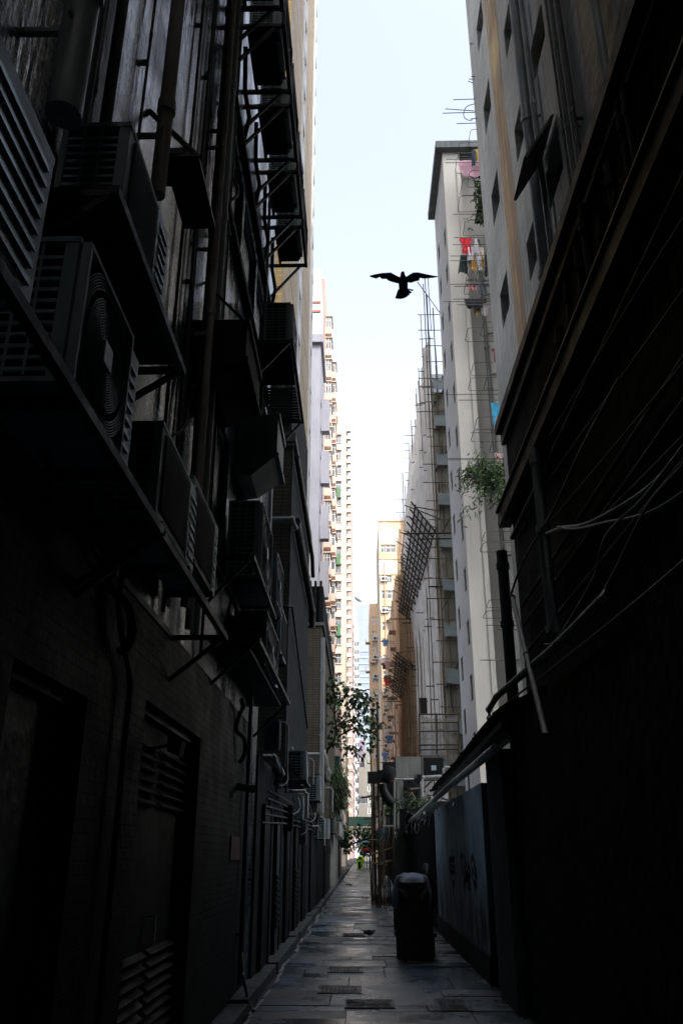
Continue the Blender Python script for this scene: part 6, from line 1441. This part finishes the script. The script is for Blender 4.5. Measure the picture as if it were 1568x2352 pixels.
def person(label, loc, rz, top, bottom, hair, s=1.0, skirt=False, gloves=None):
    t = thing('person', label, 'person', loc); t.rotation_euler.z = rz; t.scale = (s, s, s)
    hipz = .95
    arms = []; fing = []
    for sg in (-1, 1):
        hand = (sg * .20, .60, .50)
        arms.append([(0, .46, 1.06, .13), (sg * .19, .47, 1.05, .075), (sg * .25, .50, .80, .05), (sg * .22, .57, .57, .034), (sg * .20, .60, .50, (.042, .025))])
        for k in range(4): a = -.03 + .02 * k; fing.append([(sg * .20, .60, .50, (.042, .025)), (sg * .20 + a, .61, .455, .011), (sg * .20 + a * 1.1, .625, .42 + .006 * abs(k - 1.5), .009), (sg * .19 + a * 1.1, .645, .40 + .006 * abs(k - 1.5), .008)])
        fing.append([(sg * .20, .60, .50, (.042, .025)), (sg * .155, .615, .475, .012), (sg * .14, .635, .445, .009)])
    legs = [[(0, 0, hipz, .15), (sg * .10, .0, hipz - .06, .115), (sg * .13, .03, .50, .068), (sg * .14, -.02, .10, .045), (sg * .145, .0, .045, .045), (sg * .15, .13, .035, .036)] for sg in (-1, 1)]
    spine = [(0, 0, hipz, .15), (0, .2, 1.03, .14), (0, .46, 1.06, .13), (0, .58, 1.03, .055), (0, .64, 1.0, .055)]
    skinned('body', [spine] + arms + legs + fing, t, m_skin)
    # head with face, turned to the ground
    hd = MB(); H = Vector((0, .72, .96)); M_ = Matrix.Rotation(R(-62), 3, 'X')
    hd.ell(H, .075, .095, .118, 16, 12, M=M_); hd.ell(H + M_ @ Vector((0, .10, -.01)), .014, .022, .024, 8, 6, M=M_)
    for sg in (-1, 1): hd.ell(H + M_ @ Vector((sg * .076, 0, 0)), .012, .02, .032, 8, 6, M=M_); hd.ell(H + M_ @ Vector((sg * .03, .088, .02)), .012, .008, .008, 8, 6, M=M_)
    hd.ell(H + M_ @ Vector((0, .092, -.05)), .025, .008, .007, 8, 6, M=M_)
    hd.build('head', m_skin, t, local=True)
    hb = MB(); hb.ell(H + M_ @ Vector((0, -.018, .02)), .084, .092, .118, 16, 12, M=M_, lump=.06); hb.build('hair', hair, t, local=True)
    sh = [[(0, -.10, hipz + .06, (.17, .14)), (0, -.02, hipz + .05, (.2, .17)), (0, .18, 1.04, (.19, .16)), (0, .34, 1.075, (.2, .15)), (0, .47, 1.075, .15), (0, .55, 1.05, .08)]]
    for sg in (-1, 1): sh.append([(0, .47, 1.075, .15), (sg * .20, .47, 1.055, .095), (sg * .255, .50, .82, .072), (sg * .235, .55, .66, .058)])
    skinned('shirt', sh, t, top)
    tr_ = [[(0, 0, hipz, .165), (sg * .11, 0, hipz - .08, .135), (sg * .135, .03, .5, .1), (sg * .14, -.01, .16, .085), (sg * .14, -.01, .09, .08)] for sg in (-1, 1)]
    skinned('trousers', tr_, t, bottom)
    if skirt:
        mb = MB(); n = 28; rings = []
        for j in range(12):
            v = j / 11; z = 1.07 - v * 1.03; rx = .20 + .045 * math.sin(v * 2.2) + .03 * v; ry = .2 + .02 * v
            rings.append([mb.bm.verts.new((rx * (1 + .035 * math.sin(6 * a + 3 * v)) * math.cos(a), .03 + ry * (1 + .03 * math.sin(6 * a)) * math.sin(a), z)) for a in [2 * math.pi * i / n for i in range(n)]])
        for j in range(11):
            for i in range(n): f = mb.face([rings[j][i], rings[j][(i + 1) % n], rings[j + 1][(i + 1) % n], rings[j + 1][i]]); f.smooth = True
        mb.build('long_skirt', bottom, t, local=True)
    for sg in (-1, 1):
        b = MB(); b.ell((sg * .145, .04, .045), .05, .14, .045, 12, 8); b.build('shoe', m_blk, t, local=True)
    return t
hairm = mat('black_hair', (.012, .011, .01), rough=.5, bump=.2)
pp = wz(955, 2214, 0); 
person('person in a grey-blue top and long black skirt bending forward beside the graffiti wall', (pp.x, pp.y + .1, 0.008), 0, mat('grey_blue_shirt', (.22, .27, .36), (.16, .20, .27), rough=.85, bump=.35, bs=7), mat('black_cloth', (.006, .006, .007), rough=.95, bump=.05), hairm, 1.08, skirt=True)
# cart the person bends over
t = thing('handcart', 'black handcart heaped with bags beyond the bending person', 'cart', (pp.x + .05, pp.y + 1.1, 0))
x, y = pp.x + .05, pp.y + 1.15
mb = MB(); mb.box(x - .33, x + .36, y - .3, y + .4, .3, .36); mb.box(x - .33, x + .36, y + .36, y + .4, .363, 1.0); mb.build('platform', m_blk, t)
for sx_ in (-.28, .3):
    w_ = MB(); w_.tube([(x + sx_ - .03, y - .1, .15), (x + sx_ + .03, y - .1, .15)], .14, 16); w_.build('wheel', m_blk, t)
mb = MB(); mb.tube([(x - .3, y + .4, .4), (x - .3, y + .5, 1.15), (x + .33, y + .5, 1.15), (x + .33, y + .4, .4)], .016, 8); mb.build('handle', m_piped, t)
mb = MB(); mb.ell((x - .08, y + .05, .95), .26, .24, .33, 18, 12, lump=.15, seed=2); o = mb.build('cloth_sack', mat('dark_blue_sack', (.10, .14, .20), (.07, .09, .14), rough=.6, bump=.3)); tag(o, 'dark blue sack on the handcart in front of the bending person', 'sack'); recentre(o)
mb = MB(); mb.ell((x + .26, y + .1, 1.0), .17, .2, .42, 14, 10, lump=.25, seed=5); o = mb.build('cloth_sack', m_blk); tag(o, 'tall black sack leaning on the wall side of the handcart', 'sack'); recentre(o)
# far worker
mv = mat('high_visibility_green', (.42, .85, .03), (.36, .72, .03), rough=.6, bump=.1)
g = wz(825.5, 1998.5, 0); 
person('street worker in a lime high-visibility jacket bending over a lime bin far down the alley', (g.x + .1, g.y + 1.35, .008), R(180), mv, m_blk, hairm, 1.12)
t = thing('wheelie_bin', 'lime green wheelie bin with black front far down the alley', 'bin', (g.x, g.y, 0))
mb = MB(); x, y = g.x, g.y
mb.hexa([(x - .24, y, .08), (x + .24, y, .08), (x + .24, y + .5, .08), (x - .24, y + .5, .08), (x - .3, y - .05, .98), (x + .3, y - .05, .98), (x + .3, y + .55, .98), (x - .3, y + .55, .98)]); mb.build('bin_body', mv, t)
mb = MB(); mb.hexa([(x - .15, y - .02, .12), (x + .15, y - .02, .12), (x + .15, y - .004, .12), (x - .15, y - .004, .12), (x - .17, y - .07, .8), (x + .17, y - .07, .8), (x + .17, y - .04, .8), (x - .17, y - .04, .8)]); mb.build('front_panel', m_blk, t)
mb = MB(); mb.box(x - .32, x + .32, y - .07, y + .57, .983, 1.03); mb.build('lid', m_blk, t)
for sg in (-1, 1):
    w_ = MB(); w_.tube([(x + sg * .25 - .03, y + .45, .1), (x + sg * .25 + .03, y + .45, .1)], .1, 12); w_.build('wheel', m_blk, t)
# market clutter at the very end
for k, (px, py, c, nm) in enumerate(((842, 1953, (.35, .02, .03), 'red'), (848, 1960, (.05, .18, .32), 'blue'), (836, 1935, (.10, .22, .30), 'pale blue'))):
    q = wy(px, py, 96); mb = MB(); n = 10
    for i in range(n):
        a, b = 2 * math.pi * i / n, 2 * math.pi * (i + 1) / n; mb.poly([(q.x, 96, q.z + .35), (q.x + .7 * math.cos(a), 96 + .7 * math.sin(a), q.z), (q.x + .7 * math.cos(b), 96 + .7 * math.sin(b), q.z)])
    t = thing('parasol', nm + ' parasol over a stall at the far end of the alley', 'parasol', (q.x, 96, 0)); mb.build('canopy', cloth_mat('parasol_' + nm.replace(' ', '_'), c), t)
    mb = MB(); mb.tube([(q.x, 96, 0), (q.x, 96, q.z + .3)], .03, 6); mb.build('pole', m_piped, t)
mb = MB(); a, b = wy(800, 1942, 80), wy(850, 1926, 80); mb.hexa([(a.x, 79, a.z), (b.x, 79, b.z), (b.x, 82, b.z), (a.x, 82, a.z), (a.x, 79, a.z + .1), (b.x, 79, b.z + .1), (b.x, 82, b.z + .1), (a.x, 82, a.z + .1)])
o = mb.build('sheet_canopy', m_dark2); tag(o, 'dark slanting sheet canopy spanning the far alley', 'canopy'); recentre(o)

# leaf litter and grit swept against the kerb and the right-hand wall
rnd = random.Random(63); mb = MB(); mb.keep = True
for k in range(420):
    y = 3.5 + 40 * rnd.random() ** 1.6; x = rnd.choice((-1.14 + abs(rnd.gauss(0, .06)), -1.14 + abs(rnd.gauss(0, .06)), 1.62 - abs(rnd.gauss(0, .1)), rnd.uniform(-1.1, 1.6)))
    s_ = rnd.uniform(.006, .022); a = rnd.uniform(0, 6.28); z = .02 + rnd.uniform(0, .006); mb.mi = rnd.choice((0, 0, 0, 1))
    mb.poly([(x + s_ * math.cos(a + q) * (1 if i % 2 else .6), y + s_ * math.sin(a + q) * (1 if i % 2 else .6), z + (.006 if i == 1 else 0)) for i, q in enumerate((0, 1.3, 2.6, 3.9, 5.2))])
o = mb.build('leaf_litter', [mat('dead_leaf', (.06, .045, .025), rough=.8, bump=0), mat('paper_scrap', (.28, .29, .30), rough=.8, bump=0)]); o['kind'] = 'stuff'; tag(o, 'dead leaves and grit scattered along the alley paving', 'litter')

for k, (x0, y0_, y1_, h_, lab) in enumerate(((1.22, 2.6, 4.9, .22, 'dark low block added at the right wall at the bottom of the photo'), (1.42, 4.95, 6.6, .16, 'shorter dark block added just beyond the low one on the right'))):  # low dark blocks added where the right paving edge turns dark
    mb = MB(); mb.box(x0, 1.775, y0_, y1_, .0, h_); mb.box(x0 - .02, 1.775, y0_ - .02, y1_ + .02, h_ + .002, h_ + .03); o = mb.build('low_block', m_dark2); tag(o, lab, 'low_block'); recentre(o)
